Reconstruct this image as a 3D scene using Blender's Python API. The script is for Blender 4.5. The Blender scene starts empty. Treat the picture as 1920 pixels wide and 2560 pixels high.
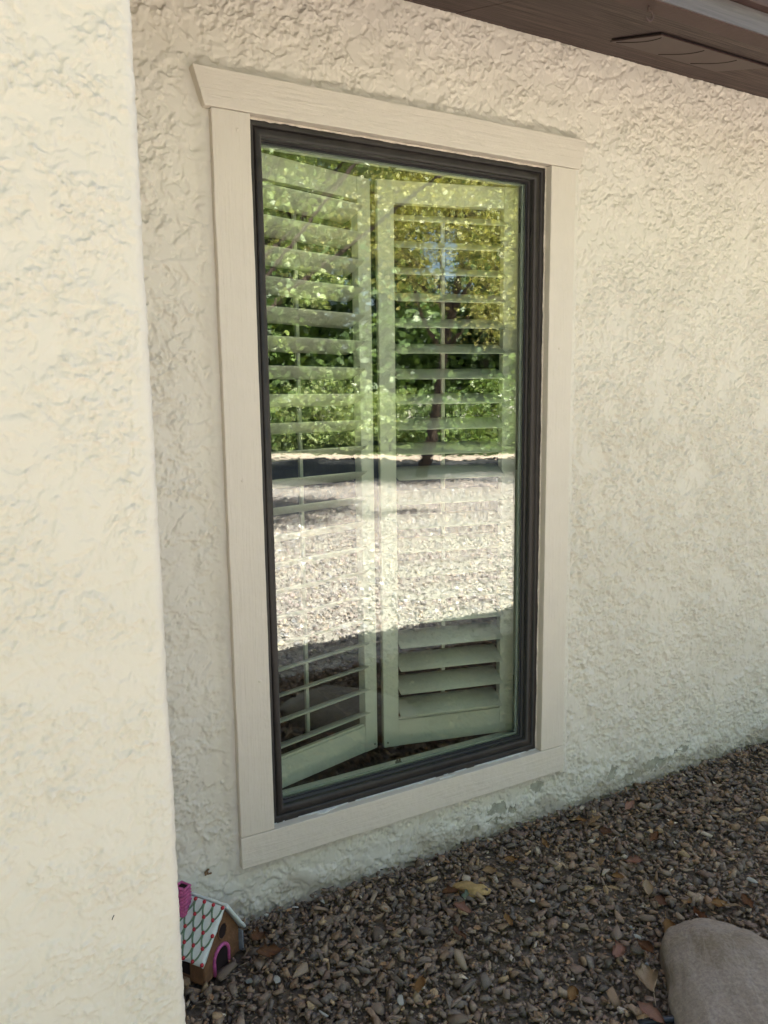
import bpy, bmesh, math, random
import numpy as np
from mathutils import Vector, Matrix, noise as mnoise

random.seed(7)
RNG = np.random.default_rng(11)
SC = bpy.context.scene
COL = SC.collection

# ------------------------------------------------------------------ camera
CAMPOS = Vector((-0.6375, -1.7619, 1.088))
YAW, PITCH, ROLL = 0.5024, 0.145, 0.0121
fw = Vector((math.sin(YAW)*math.cos(PITCH), math.cos(YAW)*math.cos(PITCH), -math.sin(PITCH)))
rt = Vector((math.cos(YAW), -math.sin(YAW), 0))
dn = fw.cross(rt)
rt2 = rt*math.cos(ROLL) + dn*math.sin(ROLL)
dn2 = dn*math.cos(ROLL) - rt*math.sin(ROLL)
cam_d = bpy.data.cameras.new('camera')
cam = bpy.data.objects.new('camera', cam_d)
COL.objects.link(cam)
m = Matrix((rt2, -dn2, -fw)).transposed().to_4x4()
m.translation = CAMPOS
cam.matrix_world = m
cam_d.sensor_fit = 'VERTICAL'
cam_d.sensor_height = 36.0
cam_d.lens = 1940.4/2560*36.0
cam_d.clip_start = 0.02
cam_d.clip_end = 2000
SC.camera = cam

# ------------------------------------------------------------------ sky and sun
SUN = Vector((0.22, 0.61, 1.0)).normalized()
EL = math.asin(SUN.z)
AZ = math.atan2(SUN.x, SUN.y)
world = bpy.data.worlds.new('World')
SC.world = world
world.use_nodes = True
wn = world.node_tree
wn.nodes.clear()
sky = wn.nodes.new('ShaderNodeTexSky')
sky.sky_type = 'NISHITA'
sky.sun_disc = False
sky.sun_elevation = EL
sky.sun_rotation = AZ
sky.air_density = 1.0
sky.dust_density = 3.0
sky.ozone_density = 0.6
bg = wn.nodes.new('ShaderNodeBackground')
bg.inputs['Strength'].default_value = 0.075
wo = wn.nodes.new('ShaderNodeOutputWorld')
wn.links.new(sky.outputs[0], bg.inputs[0])
wn.links.new(bg.outputs[0], wo.inputs[0])
sun_d = bpy.data.lights.new('sun', 'SUN')
sun_d.energy = 5.0
sun_d.angle = math.radians(0.53)
sun_d.color = (1.0, 0.96, 0.90)
sun = bpy.data.objects.new('sun', sun_d)
COL.objects.link(sun)
sun.rotation_euler = (-SUN).to_track_quat('-Z', 'Y').to_euler()
sun.location = SUN*30
SC.view_settings.view_transform = 'Standard'
SC.view_settings.look = 'None'
SC.view_settings.gamma = 1.0
SC.view_settings.use_curve_mapping = False
SC.view_settings.exposure = 2.65
SC.render.engine = 'CYCLES'
SC.cycles.use_denoising = True
SC.cycles.max_bounces = 10
SC.cycles.diffuse_bounces = 5
SC.cycles.transparent_max_bounces = 16
SC.cycles.sample_clamp_indirect = 8.0

# ------------------------------------------------------------------ helpers
def tag(o, label=None, cat=None, group=None, kind=None):
    if label: o['label'] = label
    if cat: o['category'] = cat
    if group: o['group'] = group
    if kind: o['kind'] = kind
    return o

def empty(name, loc=(0, 0, 0)):
    o = bpy.data.objects.new(name, None)
    o.empty_display_size = 0.05
    COL.objects.link(o)
    o.location = loc
    return o

def link(name, me, mat=None, parent=None, loc=None):
    o = bpy.data.objects.new(name, me)
    COL.objects.link(o)
    if mat is not None and not me.materials:
        me.materials.append(mat)
    if parent is not None:
        o.parent = parent
        o.matrix_parent_inverse = Matrix.Translation(-parent.location) if not parent.parent else Matrix.Translation(-(parent.location))
    if loc is not None:
        o.location = loc
    return o

def mesh_np(name, verts, faces, smooth=False):
    """verts (n,3), faces (k,3 or 4) arrays."""
    me = bpy.data.meshes.new(name)
    verts = np.ascontiguousarray(verts, dtype=np.float32)
    faces = np.ascontiguousarray(faces, dtype=np.int32)
    k, c = faces.shape
    me.vertices.add(len(verts))
    me.vertices.foreach_set('co', verts.ravel())
    me.loops.add(k*c)
    me.loops.foreach_set('vertex_index', faces.ravel())
    me.polygons.add(k)
    me.polygons.foreach_set('loop_start', np.arange(0, k*c, c, dtype=np.int32))
    me.polygons.foreach_set('loop_total', np.full(k, c, dtype=np.int32))
    me.update(calc_edges=True)
    me.validate()
    if smooth:
        me.polygons.foreach_set('use_smooth', np.ones(len(me.polygons), dtype=bool))
    return me

def bm_mesh(name, bm, smooth=False):
    bmesh.ops.recalc_face_normals(bm, faces=bm.faces[:])
    me = bpy.data.meshes.new(name)
    bm.to_mesh(me)
    bm.free()
    if smooth:
        for p in me.polygons: p.use_smooth = True
    return me

def add_box(bm, x0, x1, y0, y1, z0, z1):
    v = [bm.verts.new(c) for c in ((x0,y0,z0),(x1,y0,z0),(x1,y1,z0),(x0,y1,z0),(x0,y0,z1),(x1,y0,z1),(x1,y1,z1),(x0,y1,z1))]
    for f in ((0,3,2,1),(4,5,6,7),(0,1,5,4),(1,2,6,5),(2,3,7,6),(3,0,4,7)):
        bm.faces.new([v[i] for i in f])
    return v

def box_mesh(name, x0, x1, y0, y1, z0, z1, bev=0.0):
    bm = bmesh.new()
    add_box(bm, x0, x1, y0, y1, z0, z1)
    if bev:
        bmesh.ops.bevel(bm, geom=bm.edges[:], offset=bev, segments=2, affect='EDGES', profile=0.6)
    return bm_mesh(name, bm)

def prism(bm, poly, y0, y1):
    """poly: list of (x,z), extruded in y."""
    a = [bm.verts.new((x, y0, z)) for x, z in poly]
    b = [bm.verts.new((x, y1, z)) for x, z in poly]
    n = len(poly)
    bm.faces.new(a); bm.faces.new(b[::-1])
    for i in range(n):
        bm.faces.new((a[i], a[(i+1) % n], b[(i+1) % n], b[i]))

def tube(bm, pts, rads, seg=8):
    pts = [Vector(p) for p in pts]
    if not hasattr(rads, '__len__'): rads = [rads]*len(pts)
    rings = []
    up = Vector((0.13, 0.27, 0.95))
    for i, p in enumerate(pts):
        d = (pts[min(i+1, len(pts)-1)] - pts[max(i-1, 0)]).normalized()
        a = d.cross(up)
        if a.length < 1e-3: a = d.cross(Vector((1, 0, 0)))
        a.normalize(); b = d.cross(a)
        rings.append([bm.verts.new(p + (a*math.cos(2*math.pi*k/seg) + b*math.sin(2*math.pi*k/seg))*rads[i]) for k in range(seg)])
    for i in range(len(rings)-1):
        for k in range(seg):
            bm.faces.new((rings[i][k], rings[i][(k+1) % seg], rings[i+1][(k+1) % seg], rings[i+1][k]))
    bm.faces.new(rings[0][::-1]); bm.faces.new(rings[-1])

# --- vectorised gradient noise
_perm = RNG.permutation(256); _perm = np.concatenate([_perm, _perm, _perm])
_ang = RNG.random(256)*2*np.pi
_gx, _gy = np.cos(_ang), np.sin(_ang)
def perlin(x, y, s=0):
    x = x + 17.3*s; y = y + 9.7*s
    xi = np.floor(x).astype(int); yi = np.floor(y).astype(int)
    xf = x-xi; yf = y-yi
    xi &= 255; yi &= 255
    u = xf*xf*xf*(xf*(xf*6-15)+10); v = yf*yf*yf*(yf*(yf*6-15)+10)
    def g(a, b, dx, dy):
        h = _perm[_perm[(xi+a) & 255] + ((yi+b) & 255)] & 255
        return _gx[h]*dx + _gy[h]*dy
    n00 = g(0,0,xf,yf); n10 = g(1,0,xf-1,yf); n01 = g(0,1,xf,yf-1); n11 = g(1,1,xf-1,yf-1)
    return 1.41*((n00*(1-u)+n10*u)*(1-v) + (n01*(1-u)+n11*u)*v)
def fbm(x, y, o=3, s=0, gain=0.5):
    a, t, f = 1.0, 0, 1.0
    for i in range(o):
        t = t + a*perlin(x*f, y*f, s+i*3); a *= gain; f *= 2.03
    return t
def sstep(a, b, x):
    t = np.clip((x-a)/(b-a), 0, 1); return t*t*(3-2*t)

# --- material helpers
class NT:
    def __init__(self, name):
        self.mat = bpy.data.materials.new(name); self.mat.use_nodes = True
        self.t = self.mat.node_tree; self.t.nodes.clear()
        self.out = self.t.nodes.new('ShaderNodeOutputMaterial')
    def n(self, typ, **kw):
        nd = self.t.nodes.new('ShaderNode'+typ)
        for k, v in kw.items():
            if k.startswith('_'): setattr(nd, k[1:], v)
            else:
                key = k.replace('__', ' ')
                inp = nd.inputs[key] if not key.isdigit() else nd.inputs[int(key)]
                if hasattr(v, 'is_linked') or isinstance(v, bpy.types.NodeSocket): self.t.links.new(v, inp)
                else: inp.default_value = v
        return nd
    def l(self, a, b): self.t.links.new(a, b)
    def coord(self, kind='Object', scale=(1, 1, 1), loc=(0, 0, 0)):
        c = self.n('TexCoord')
        mp = self.n('Mapping', Vector=c.outputs[kind], Scale=scale, Location=loc)
        return mp.outputs[0]
    def noise(self, vec, scale, detail=4, rough=0.55, dist=0.0):
        return self.n('TexNoise', Vector=vec, Scale=scale, Detail=detail, Roughness=rough, Distortion=dist).outputs['Fac']
    def ramp(self, fac, stops, interp='LINEAR'):
        r = self.n('ValToRGB', Fac=fac)
        r.color_ramp.interpolation = interp
        el = r.color_ramp.elements
        while len(el) < len(stops): el.new(0.5)
        for e, (p, c) in zip(el, stops):
            e.position = p
            e.color = (*c, 1) if len(c) == 3 else c
        return r.outputs['Color']
    def mix(self, fac, a, b, blend='MIX'):
        nd = self.t.nodes.new('ShaderNodeMix'); nd.data_type = 'RGBA'; nd.blend_type = blend
        for i, v in ((0, fac), (6, a), (7, b)):
            if isinstance(v, bpy.types.NodeSocket): self.l(v, nd.inputs[i])
            else: nd.inputs[i].default_value = (*v, 1) if hasattr(v, '__len__') and len(v) == 3 else v
        return nd.outputs[2]
    def math(self, op, a, b=0.0, clamp=False):
        nd = self.t.nodes.new('ShaderNodeMath'); nd.operation = op; nd.use_clamp = clamp
        for i, v in ((0, a), (1, b)):
            if isinstance(v, bpy.types.NodeSocket): self.l(v, nd.inputs[i])
            else: nd.inputs[i].default_value = v
        return nd.outputs[0]
    def bump(self, h, dist=0.001, strength=1.0):
        return self.n('Bump', Height=h, Distance=dist, Strength=strength).outputs[0]
    def pbsdf(self, color, rough=0.7, spec=0.3, normal=None, **kw):
        p = self.n('BsdfPrincipled')
        for k, v in (('Base Color', color), ('Roughness', rough), ('Specular IOR Level', spec), ('Normal', normal), *kw.items()):
            if v is None: continue
            if isinstance(v, bpy.types.NodeSocket): self.l(v, p.inputs[k])
            else: p.inputs[k].default_value = (*v, 1) if hasattr(v, '__len__') and len(v) == 3 else v
        self.l(p.outputs[0], self.out.inputs[0])
        return p

def simple_mat(name, col, rough=0.6, spec=0.3, var=0.12, scale=30, bump=0.0, bscale=200):
    t = NT(name); v = t.coord()
    n = t.noise(v, scale, 4)
    c = t.ramp(n, [(0.3, tuple(x*(1-var) for x in col)), (0.7, tuple(min(1, x*(1+var)) for x in col))])
    nm = t.bump(t.noise(v, bscale, 3), bump) if bump else None
    t.pbsdf(c, rough, spec, nm)
    return t.mat

# ------------------------------------------------------------------ dimensions
W, H = 0.8765, 1.7255          # clear opening inside the casing
CW = 0.089                     # casing width
WALLY = 0.028                  # plane of the stucco
ZG = -0.23                     # top of gravel
SOF = 2.06                     # soffit height

# ------------------------------------------------------------------ materials
def stucco_material(name, patches):
    t = NT(name); v = t.coord(); f = 1.04 if patches else 0.92      # same paint; near corner darkened and wall lightened to balance their light
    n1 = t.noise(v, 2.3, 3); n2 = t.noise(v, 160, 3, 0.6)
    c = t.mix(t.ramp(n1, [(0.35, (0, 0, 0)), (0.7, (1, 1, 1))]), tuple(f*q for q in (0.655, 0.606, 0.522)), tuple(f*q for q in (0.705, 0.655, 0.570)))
    c = t.mix(t.ramp(t.noise(v, 9, 5, 0.6), [(0.55, (0, 0, 0)), (0.85, (1, 1, 1))]), c, (0.62, 0.565, 0.49))
    if patches:
        at = t.n('Attribute', _attribute_name='bare').outputs['Fac']
        m = t.ramp(at, [(0.45, (0, 0, 0)), (0.55, (1, 1, 1))])
        cem = t.ramp(t.noise(v, 60, 4), [(0.3, (0.31, 0.295, 0.24)), (0.7, (0.46, 0.44, 0.36))])
        c = t.mix(m, c, cem)
        # splashed soil and dust low down on the wall
        at2 = t.n('Attribute', _attribute_name='soil').outputs['Fac']
        c = t.mix(t.math('MULTIPLY', at2, 0.75), c, (0.40, 0.33, 0.25))
    # fine trowel ledges, pits and sand grain too small for the mesh
    nm = t.bump(n2, 0.0004, 0.7)
    t.pbsdf(c, 0.85, 0.2, nm)
    return t.mat

M = {}
M['stucco'] = stucco_material('stucco', True)
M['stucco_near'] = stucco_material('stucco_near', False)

def casing_material(name, axis):
    t = NT(name)
    sc = {'x': (2.2, 40, 40), 'z': (40, 40, 2.2)}[axis]
    v = t.coord(); vs = t.coord('Object', sc)
    g = t.noise(vs, 3.0, 5, 0.6, 0.6)
    blot = t.noise(v, 14, 3)
    c = t.mix(blot, (0.64, 0.572, 0.485), (0.70, 0.63, 0.54))
    dirt = t.ramp(t.noise(v, 35, 6, 0.75), [(0.70, (0, 0, 0)), (0.80, (1, 1, 1))])
    c = t.mix(t.math('MULTIPLY', dirt, 0.35), c, (0.36, 0.31, 0.25))
    cv = t.coord('Object', {'x': (3, 260, 260), 'z': (260, 260, 3)}[axis])
    crack = t.ramp(t.noise(cv, 1.6, 3, 0.6), [(0.735, (0, 0, 0)), (0.765, (1, 1, 1))])
    c = t.mix(t.math('MULTIPLY', crack, 0.55), c, (0.25, 0.20, 0.15))
    chip = t.ramp(t.noise(v, 70, 3, 0.5), [(0.765, (0, 0, 0)), (0.78, (1, 1, 1))])
    c = t.mix(chip, c, (0.30, 0.25, 0.19))
    lump = t.noise(v, 45, 2)
    nm = t.n('Bump', Height=g, Distance=0.0023, Strength=0.9)
    nm2 = t.n('Bump', Height=lump, Distance=0.0022, Strength=0.8, Normal=nm.outputs[0])
    t.pbsdf(c, 0.55, 0.35, nm2.outputs[0])
    return t.mat
M['casing_x'] = casing_material('painted_wood_x', 'x')
M['casing_z'] = casing_material('painted_wood_z', 'z')

def bronze():
    t = NT('bronze_frame'); v = t.coord()
    n = t.noise(v, 25, 5, 0.65)
    c = t.ramp(n, [(0.3, (0.015, 0.012, 0.011)), (0.75, (0.040, 0.032, 0.028))])
    dust = t.ramp(t.noise(v, 90, 6, 0.75), [(0.62, (0, 0, 0)), (0.85, (1, 1, 1))])
    c = t.mix(t.math('MULTIPLY', dust, 0.5), c, (0.16, 0.14, 0.12))
    r = t.ramp(n, [(0.2, (0.38,)*3), (0.8, (0.6,)*3)])
    t.pbsdf(c, r, 0.45, t.bump(t.noise(v, 60, 3), 0.0005))
    return t.mat
M['bronze'] = bronze()
M['gasket'] = simple_mat('rubber_gasket', (0.008, 0.009, 0.012), 0.45, 0.4)
M['spacer'] = simple_mat('aluminium_spacer', (0.42, 0.45, 0.42), 0.45, 0.5)
M['caulk'] = simple_mat('old_caulk', (0.62, 0.55, 0.46), 0.7, 0.3, 0.2, 60, 0.001, 120)
M['flake'] = simple_mat('flaking_white_paint', (0.72, 0.71, 0.68), 0.6, 0.3, 0.15, 80, 0.0008, 200)
M['shutter'] = simple_mat('shutter_paint', (0.78, 0.77, 0.70), 0.4, 0.4, 0.03, 6)
M['liner'] = simple_mat('jamb_paint', (0.72, 0.71, 0.64), 0.5, 0.35, 0.06, 8)
M['catch'] = simple_mat('tarnished_metal', (0.16, 0.15, 0.11), 0.5, 0.5, 0.4, 200)
M['room_wall'] = simple_mat('room_wall', (0.06, 0.09, 0.19), 0.8, 0.2)
M['room_floor'] = simple_mat('room_floor', (0.02, 0.014, 0.012), 0.6, 0.2)

def glass_material():
    t = NT('window_glass'); v = t.coord()
    tr = t.n('BsdfTransparent', Color=(0.91, 0.94, 0.89, 1))
    # roller-wave ripple and fine unevenness of tempered glass
    w1 = t.noise(t.coord('Object', (1, 1, 2.2)), 3.5, 2, 0.4)
    w2 = t.noise(v, 60, 2, 0.5)
    b1 = t.n('Bump', Height=w1, Distance=0.0007, Strength=0.4)
    b2 = t.n('Bump', Height=w2, Distance=0.000035, Strength=1.0, Normal=b1.outputs[0])
    gl = t.n('BsdfGlossy', Color=(0.97, 1.0, 0.95, 1), Roughness=0.0, Normal=b2.outputs[0])
    fc = t.n('LayerWeight', Blend=0.5).outputs['Facing']      # Schlick reflectance, same from both sides
    fr = t.math('ADD', t.math('MULTIPLY', t.math('POWER', fc, 5.0), 0.85), 0.152)
    mx = t.n('MixShader', Fac=fr)
    t.l(tr.outputs[0], mx.inputs[1]); t.l(gl.outputs[0], mx.inputs[2])
    t.l(mx.outputs[0], t.out.inputs[0])
    return t.mat
M['glass'] = glass_material()

def soffit_mat():
    t = NT('brown_plywood'); v = t.coord('Object', (1.6, 60, 60)); v0 = t.coord()
    g = t.noise(v, 2.5, 6, 0.7, 0.8)
    c = t.ramp(g, [(0.33, (0.018, 0.010, 0.009)), (0.5, (0.075, 0.047, 0.042)), (0.66, (0.15, 0.105, 0.092))])
    c = t.mix(t.ramp(t.noise(v0, 7, 4), [(0.45, (0, 0, 0)), (0.75, (0.7, 0.7, 0.7))]), c, (0.07, 0.046, 0.042))
    t.pbsdf(c, 0.7, 0.3, t.bump(g, 0.002, 0.8))
    return t.mat
M['soffit'] = soffit_mat()
M['brown'] = simple_mat('brown_paint', (0.072, 0.042, 0.037), 0.6, 0.35, 0.12, 20, 0.0008, 90)
M['vent'] = simple_mat('brown_vent_metal', (0.07, 0.040, 0.036), 0.55, 0.4, 0.1)
M['vent_gap'] = simple_mat('vent_dark_gap', (0.022, 0.016, 0.015), 0.9, 0.1)
def fascia_mat():
    t = NT('fascia_sky_sheen'); v = t.coord('Object', (2, 50, 50))
    g = t.noise(v, 3, 5, 0.65, 0.5)
    c = t.ramp(g, [(0.3, (0.085, 0.072, 0.076)), (0.75, (0.15, 0.132, 0.138))])  # sky sheen on the brown fascia is put into this greyer colour
    t.pbsdf(c, 0.45, 0.5, t.bump(g, 0.001, 0.7))
    return t.mat
M['fascia'] = fascia_mat()
M['shingle'] = simple_mat('roof_shingle', (0.10, 0.075, 0.06), 0.9, 0.2, 0.35, 40, 0.004, 80)

# ------------------------------------------------------------------ stucco relief
def saw(t):
    """terraces that climb slowly and break off sharply (trowel ledges)."""
    q = t-np.floor(t)
    return np.where(q < 0.93, q/0.93, (1-q)/0.07)

def stucco_height(X, Z, s=0, k=1.0, fine=None, grain=1.0, amp=1.0):
    """Skip-trowel stucco: flat trowelled plates and pits with sharp ragged edges, gritty in places."""
    x = X*k; z = Z*k
    wx = fbm(x*10, z*10, 2, 31+s)*0.025; wz = fbm(x*10, z*10, 2, 47+s)*0.025
    e = fbm(x*80, z*80, 2, 71+s)
    zone = sstep(-0.3, 0.3, fbm(x*2.2, z*2.2, 2, 91+s))
    if fine is None: fine = zone
    gate = lambda q, sd: sstep(-0.22, 0.05, fbm(x*q+sd, z*q, 2, sd+s))       # edges fade in and out
    a = fbm((x+wx)*12, (z+wz)*11, 4, 3+s, 0.64)
    pl1 = sstep(-0.012, 0.014, a + 0.10*e + 0.05)*gate(13, 67)
    b = fbm((x+wz)*27+5, (z+wx)*25, 4, 13+s, 0.64)
    pl2 = sstep(0.10, 0.128, b + 0.12*e)
    pl2b = sstep(0.16, 0.188, -b + 0.12*e)*gate(17, 29)
    c = fbm((x-wz)*43+9, (z-wx)*43, 3, 17+s, 0.6)
    pl3 = sstep(0.02, 0.06, c + 0.10*e)
    gz = sstep(-0.10, 0.14, fbm(x*6+3, z*6, 3, 57+s) + 0.55*(fine-0.45) + 0.08*e)      # busier patches
    grit = fbm(x*115, z*115, 2, 7+s)
    crumb = sstep(0.16, 0.36, perlin(x*80, z*80, 23+s))
    h = 0.0034*pl1*(1-0.3*fine) + 0.0030*pl2*(0.45+0.55*gz) - 0.0026*pl2b + 0.0028*pl3*gz + 0.0012*fbm(x*4, z*4, 2, 5+s)
    return amp*h + grain*(gz*(0.0006*grit + 0.0018*crumb) + 0.0002*grit)

def grid_faces(nx, nz, keep=None):
    i = np.arange(nx-1)[None, :]; j = np.arange(nz-1)[:, None]
    a = (j*nx+i)
    f = np.stack([a, a+1, a+1+nx, a+nx], axis=-1)
    if keep is not None: f = f[keep]
    return f.reshape(-1, 4)

# house wall: fine relief where the photograph sees it
DX0, DX1, DZ0, DZ1, ST = -0.32, 2.24, -0.29, 2.063, 0.0026
xs = np.arange(DX0, DX1+ST/2, ST); zs = np.arange(DZ0, DZ1+ST/2, ST)
X, Z = np.meshgrid(xs, zs)
hgt = stucco_height(X, Z, 0, 1.0, np.clip(sstep(0.5, 1.5, X + 0.5*(1.2-Z)*0.5 + 0.35*fbm(X*2.5, Z*2.5, 2, 40)), 0.12, 1))
hgt = hgt*(1 + 0.35*sstep(-1.75, -0.7, -Z)*sstep(-0.2, 1.1, X))      # heavier texture low on the wall
# distance outside the casing rectangle; stucco is dragged smooth and built up against the trim
rx = np.maximum(np.maximum(-CW-0.004-X, X-(W+CW+0.004)), 0); rz = np.maximum(np.maximum(-0.086-Z, Z-(H+0.083)), 0)
dd = np.sqrt(rx**2+rz**2) + 0.004*fbm(X*20, Z*20, 2, 55)
near = 1-sstep(0.004, 0.030, dd)
build = np.where(X > W+CW-0.01, 0.024, 0.008)
build = np.where((Z > H+0.07), 0.012, build)
hgt = hgt*(1-0.6*near) + near*build
# bare cement where paint and finish coat flaked off low on the wall
bare = np.zeros_like(X)
for (cx, cz, ax, az) in ((0.735, -0.172, 0.062, 0.030), (0.885, -0.135, 0.032, 0.022), (0.63, -0.205, 0.032, 0.015), (1.42, -0.185, 0.10, 0.022), (1.20, -0.165, 0.032, 0.028), (1.30, -0.198, 0.06, 0.018), (1.55, -0.16, 0.03, 0.014)):
    q = ((X-cx)/ax)**2 + ((Z-cz)/az)**2
    bare = np.maximum(bare, 1.15-q + 1.5*fbm(X*34, Z*34, 4, 61, 0.6))
bare = sstep(0.35, 0.6, bare)
hgt = hgt*(1-bare) + bare*(0.0004*fbm(X*90, Z*90, 2, 77)-0.0005)
soil = 1-sstep(0.0, 0.085, Z-(ZG-0.005) + 0.05*fbm(X*8, Z*12, 4, 83))
hole_x = (X[:-1, :-1] > -0.05) & (X[1:, 1:] < W+0.05)
hole_z = (Z[:-1, :-1] > -0.05) & (Z[1:, 1:] < H+0.05)
vv = np.stack([X, WALLY-hgt, Z], -1).reshape(-1, 3)
ff = grid_faces(len(xs), len(zs), ~(hole_x & hole_z))
used = np.zeros(len(vv), bool); used[ff.ravel()] = True
remap = np.cumsum(used)-1
vv = vv[used]; ff = remap[ff]
bare_v = bare.ravel()[used]; soil_v = soil.ravel()[used]
# coarse continuation left, right
n0 = len(vv)
ext = []
for (a, b) in ((-3.4, DX0), (DX1, 9.0)):
    ext += [(a, WALLY-0.002, DZ0-0.2), (b, WALLY-0.002, DZ0-0.2), (b, WALLY-0.002, DZ1), (a, WALLY-0.002, DZ1)]
vv = np.vstack([vv, np.array(ext)])
ff = np.vstack([ff, np.array([[n0, n0+1, n0+2, n0+3], [n0+4, n0+5, n0+6, n0+7]])])
wall = empty('stucco_wall', (0, WALLY, ZG))
tag(wall, 'cream stucco house wall in shade around the tall window', 'wall')
me = mesh_np('wall_face', vv, ff, smooth=True)
for nm, arr in (('bare', bare_v), ('soil', soil_v)):
    at = me.attributes.new(nm, 'FLOAT', 'POINT')
    full = np.zeros(len(me.vertices), np.float32); full[:len(arr)] = arr
    at.data.foreach_set('value', full)
link('stucco_face', me, M['stucco'], wall)
bm = bmesh.new()
for b in ((-3.4, -0.05, 0.034, 0.16, -0.5, 2.3), (W+0.05, 9.0, 0.034, 0.16, -0.5, 2.3), (-0.05, W+0.05, 0.034, 0.16, -0.5, -0.05), (-0.05, W+0.05, 0.034, 0.16, H+0.05, 2.3)):
    add_box(bm, *b)
link('wall_core', bm_mesh('wall_core', bm), M['room_wall'], wall)
# mud spot (insect nest) stuck on the wall
bm = bmesh.new()
for k in range(9):
    mt = Matrix.Translation((-0.172+random.uniform(-.007, .007), 0.022, -0.075+random.uniform(-.007, .006))) @ Matrix.Diagonal((random.uniform(.002, .005), .003, random.uniform(.002, .005), 1))
    bmesh.ops.create_icosphere(bm, subdivisions=1, radius=1, matrix=mt)
link('mud_spot', bm_mesh('mud_spot', bm, True), simple_mat('dried_mud', (0.22, 0.14, 0.08), 0.9, 0.1, 0.4, 200), wall)

# near projecting wall corner at the left
PX, PY = -0.415, -0.762
ST2 = 0.0018
xs = np.arange(-0.66, PX+0.0001, ST2); zs = np.arange(-0.30, 1.75, ST2)
X, Z = np.meshgrid(xs, zs)
hp = stucco_height(X+7, Z+3, 5, 1.38, 0.60, 0.8, 0.50)
edge = PX - X
hp = hp*(0.35+0.65*sstep(0.0, 0.035, edge))
rr = 0.016
t_ = np.clip(1-edge/rr, 0, 1)
wob = (0.0008*fbm(X*0+2, Z*9, 2, 19) + 0.0011*fbm(X*0+4, Z*70, 2, 29))*sstep(0.03, 0, edge)
Y = PY - hp + rr*(1-np.sqrt(np.clip(1-t_**2, 0, 1)))*1.0
Xe = X + wob
vv = np.stack([Xe, Y, Z], -1).reshape(-1, 3)
ff = grid_faces(len(xs), len(zs))
pil = empty('stucco_corner', (PX, PY, ZG))
tag(pil, 'bright cream stucco wall corner standing close at the left edge', 'wall')
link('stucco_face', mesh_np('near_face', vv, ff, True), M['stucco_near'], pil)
bm = bmesh.new()
add_box(bm, -3.4, -0.66, PY-0.002, PY+0.1, -0.5, 2.3)
add_box(bm, -0.6599, PX, PY-0.002, PY+0.1, 1.747, 2.3)
# side return (faces the window), uneven
n0 = 40
prev = None
for k in range(n0+1):
    zz = -0.5 + k*(2.8/n0)
    a = bm.verts.new((PX-0.012+0.0012*math.sin(k*2.1), PY+0.02, zz)); b = bm.verts.new((PX-0.012+0.0012*math.sin(k*1.3), 0.03, zz))
    if prev: bm.faces.new((prev[0], prev[1], b, a))
    prev = (a, b)
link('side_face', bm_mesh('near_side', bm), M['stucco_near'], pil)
bm = bmesh.new()
tube(bm, [(-0.507, PY-0.005, 0.413), (-0.5062, PY-0.007, 0.417), (-0.5042, PY-0.006, 0.4195)], 0.0007, 5)
link('dark_bristle', bm_mesh('dark_bristle', bm), M['gasket'], pil)

# ------------------------------------------------------------------ eave
SLOPE = 0.29                   # open eave: the soffit follows the rafters
def sof_z(y): return SOF + SLOPE*(y-WALLY)
def sheared(name, boxes, bev=0.0):
    bm = bmesh.new()
    for b in boxes: add_box(bm, *b)
    if bev: bmesh.ops.bevel(bm, geom=bm.edges[:], offset=bev, segments=2, affect='EDGES')
    for v in bm.verts: v.co.z += sof_z(v.co.y)
    return bm_mesh(name, bm)
ev = empty('roof_eave', (0, WALLY, SOF))
tag(ev, 'dark brown wooden roof eave with sloping soffit over the stucco wall', 'eave')
SY, FY, FZ = -0.412, -0.460, 1.930
JX = 0.567
EX0 = -0.40
link('soffit_board', sheared('soffit_board', [(EX0, JX-0.0012, SY, WALLY+0.02, 0, 0.012)]), M['soffit'], ev)
VX0, VX1, VY0, VY1 = 0.945, 1.357, -0.312, -0.138
link('soffit_board', sheared('soffit_board', [(JX+0.0012, 9, SY, WALLY+0.02, 0, 0.012)]), M['soffit'], ev)
vent = link('soffit_vent', sheared('soffit_vent', [(VX0, VX1, VY0, VY1, -0.0075, -0.0045)], 0.001), M['vent'], ev)
link('vent_shadow_strip', sheared('vent_gap', [(VX0-0.003, VX1+0.001, VY0-0.0035, VY1-0.01, -0.0035, -0.0012)]), M['vent_gap'], ev)  # dark strip painted in as the shadow along the vent edge
for x in (VX0+0.012, 1.112, 1.238):   # curved lips pressed in the vent
    bm = bmesh.new()
    tube(bm, [(x+0.022*math.sin(math.pi*q/8*0.9), VY1-0.012+(VY0-VY1+0.03)*q/8, sof_z(VY1-0.012+(VY0-VY1+0.03)*q/8)-0.0078) for q in range(9)], 0.0011, 6)
    link('vent_lip', bm_mesh('vent_lip', bm), M['vent_gap'], vent)
link('fascia_board', box_mesh('fascia', EX0, 9, FY, SY-0.001, FZ, FZ+0.13, 0.003), M['brown'], ev)
link('fascia_sheen_face', box_mesh('fascia_sheen_face', EX0, 9, FY-0.004, FY-0.0005, FZ+0.002, FZ+0.049), M['fascia'], ev)
link('drip_trim', box_mesh('drip_trim', EX0, 9, FY-0.022, FY-0.001, FZ+0.051, FZ+0.14, 0.003), M['brown'], ev)
bm = bmesh.new()
prism(bm, [(EX0, 0), (9, 0), (9, 1), (EX0, 1)], 0, 1)
for v in bm.verts:   # shear the slab into the roof plane
    y = FY-0.05 if v.co.z < 0.5 else 6.0
    v.co = Vector((v.co.x, y, FZ+0.145 + (y-(FY-0.05))*SLOPE + v.co.y*0.03))
link('roof_slope', bm_mesh('roof_slope', bm), M['shingle'], ev)
bm = bmesh.new()
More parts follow.
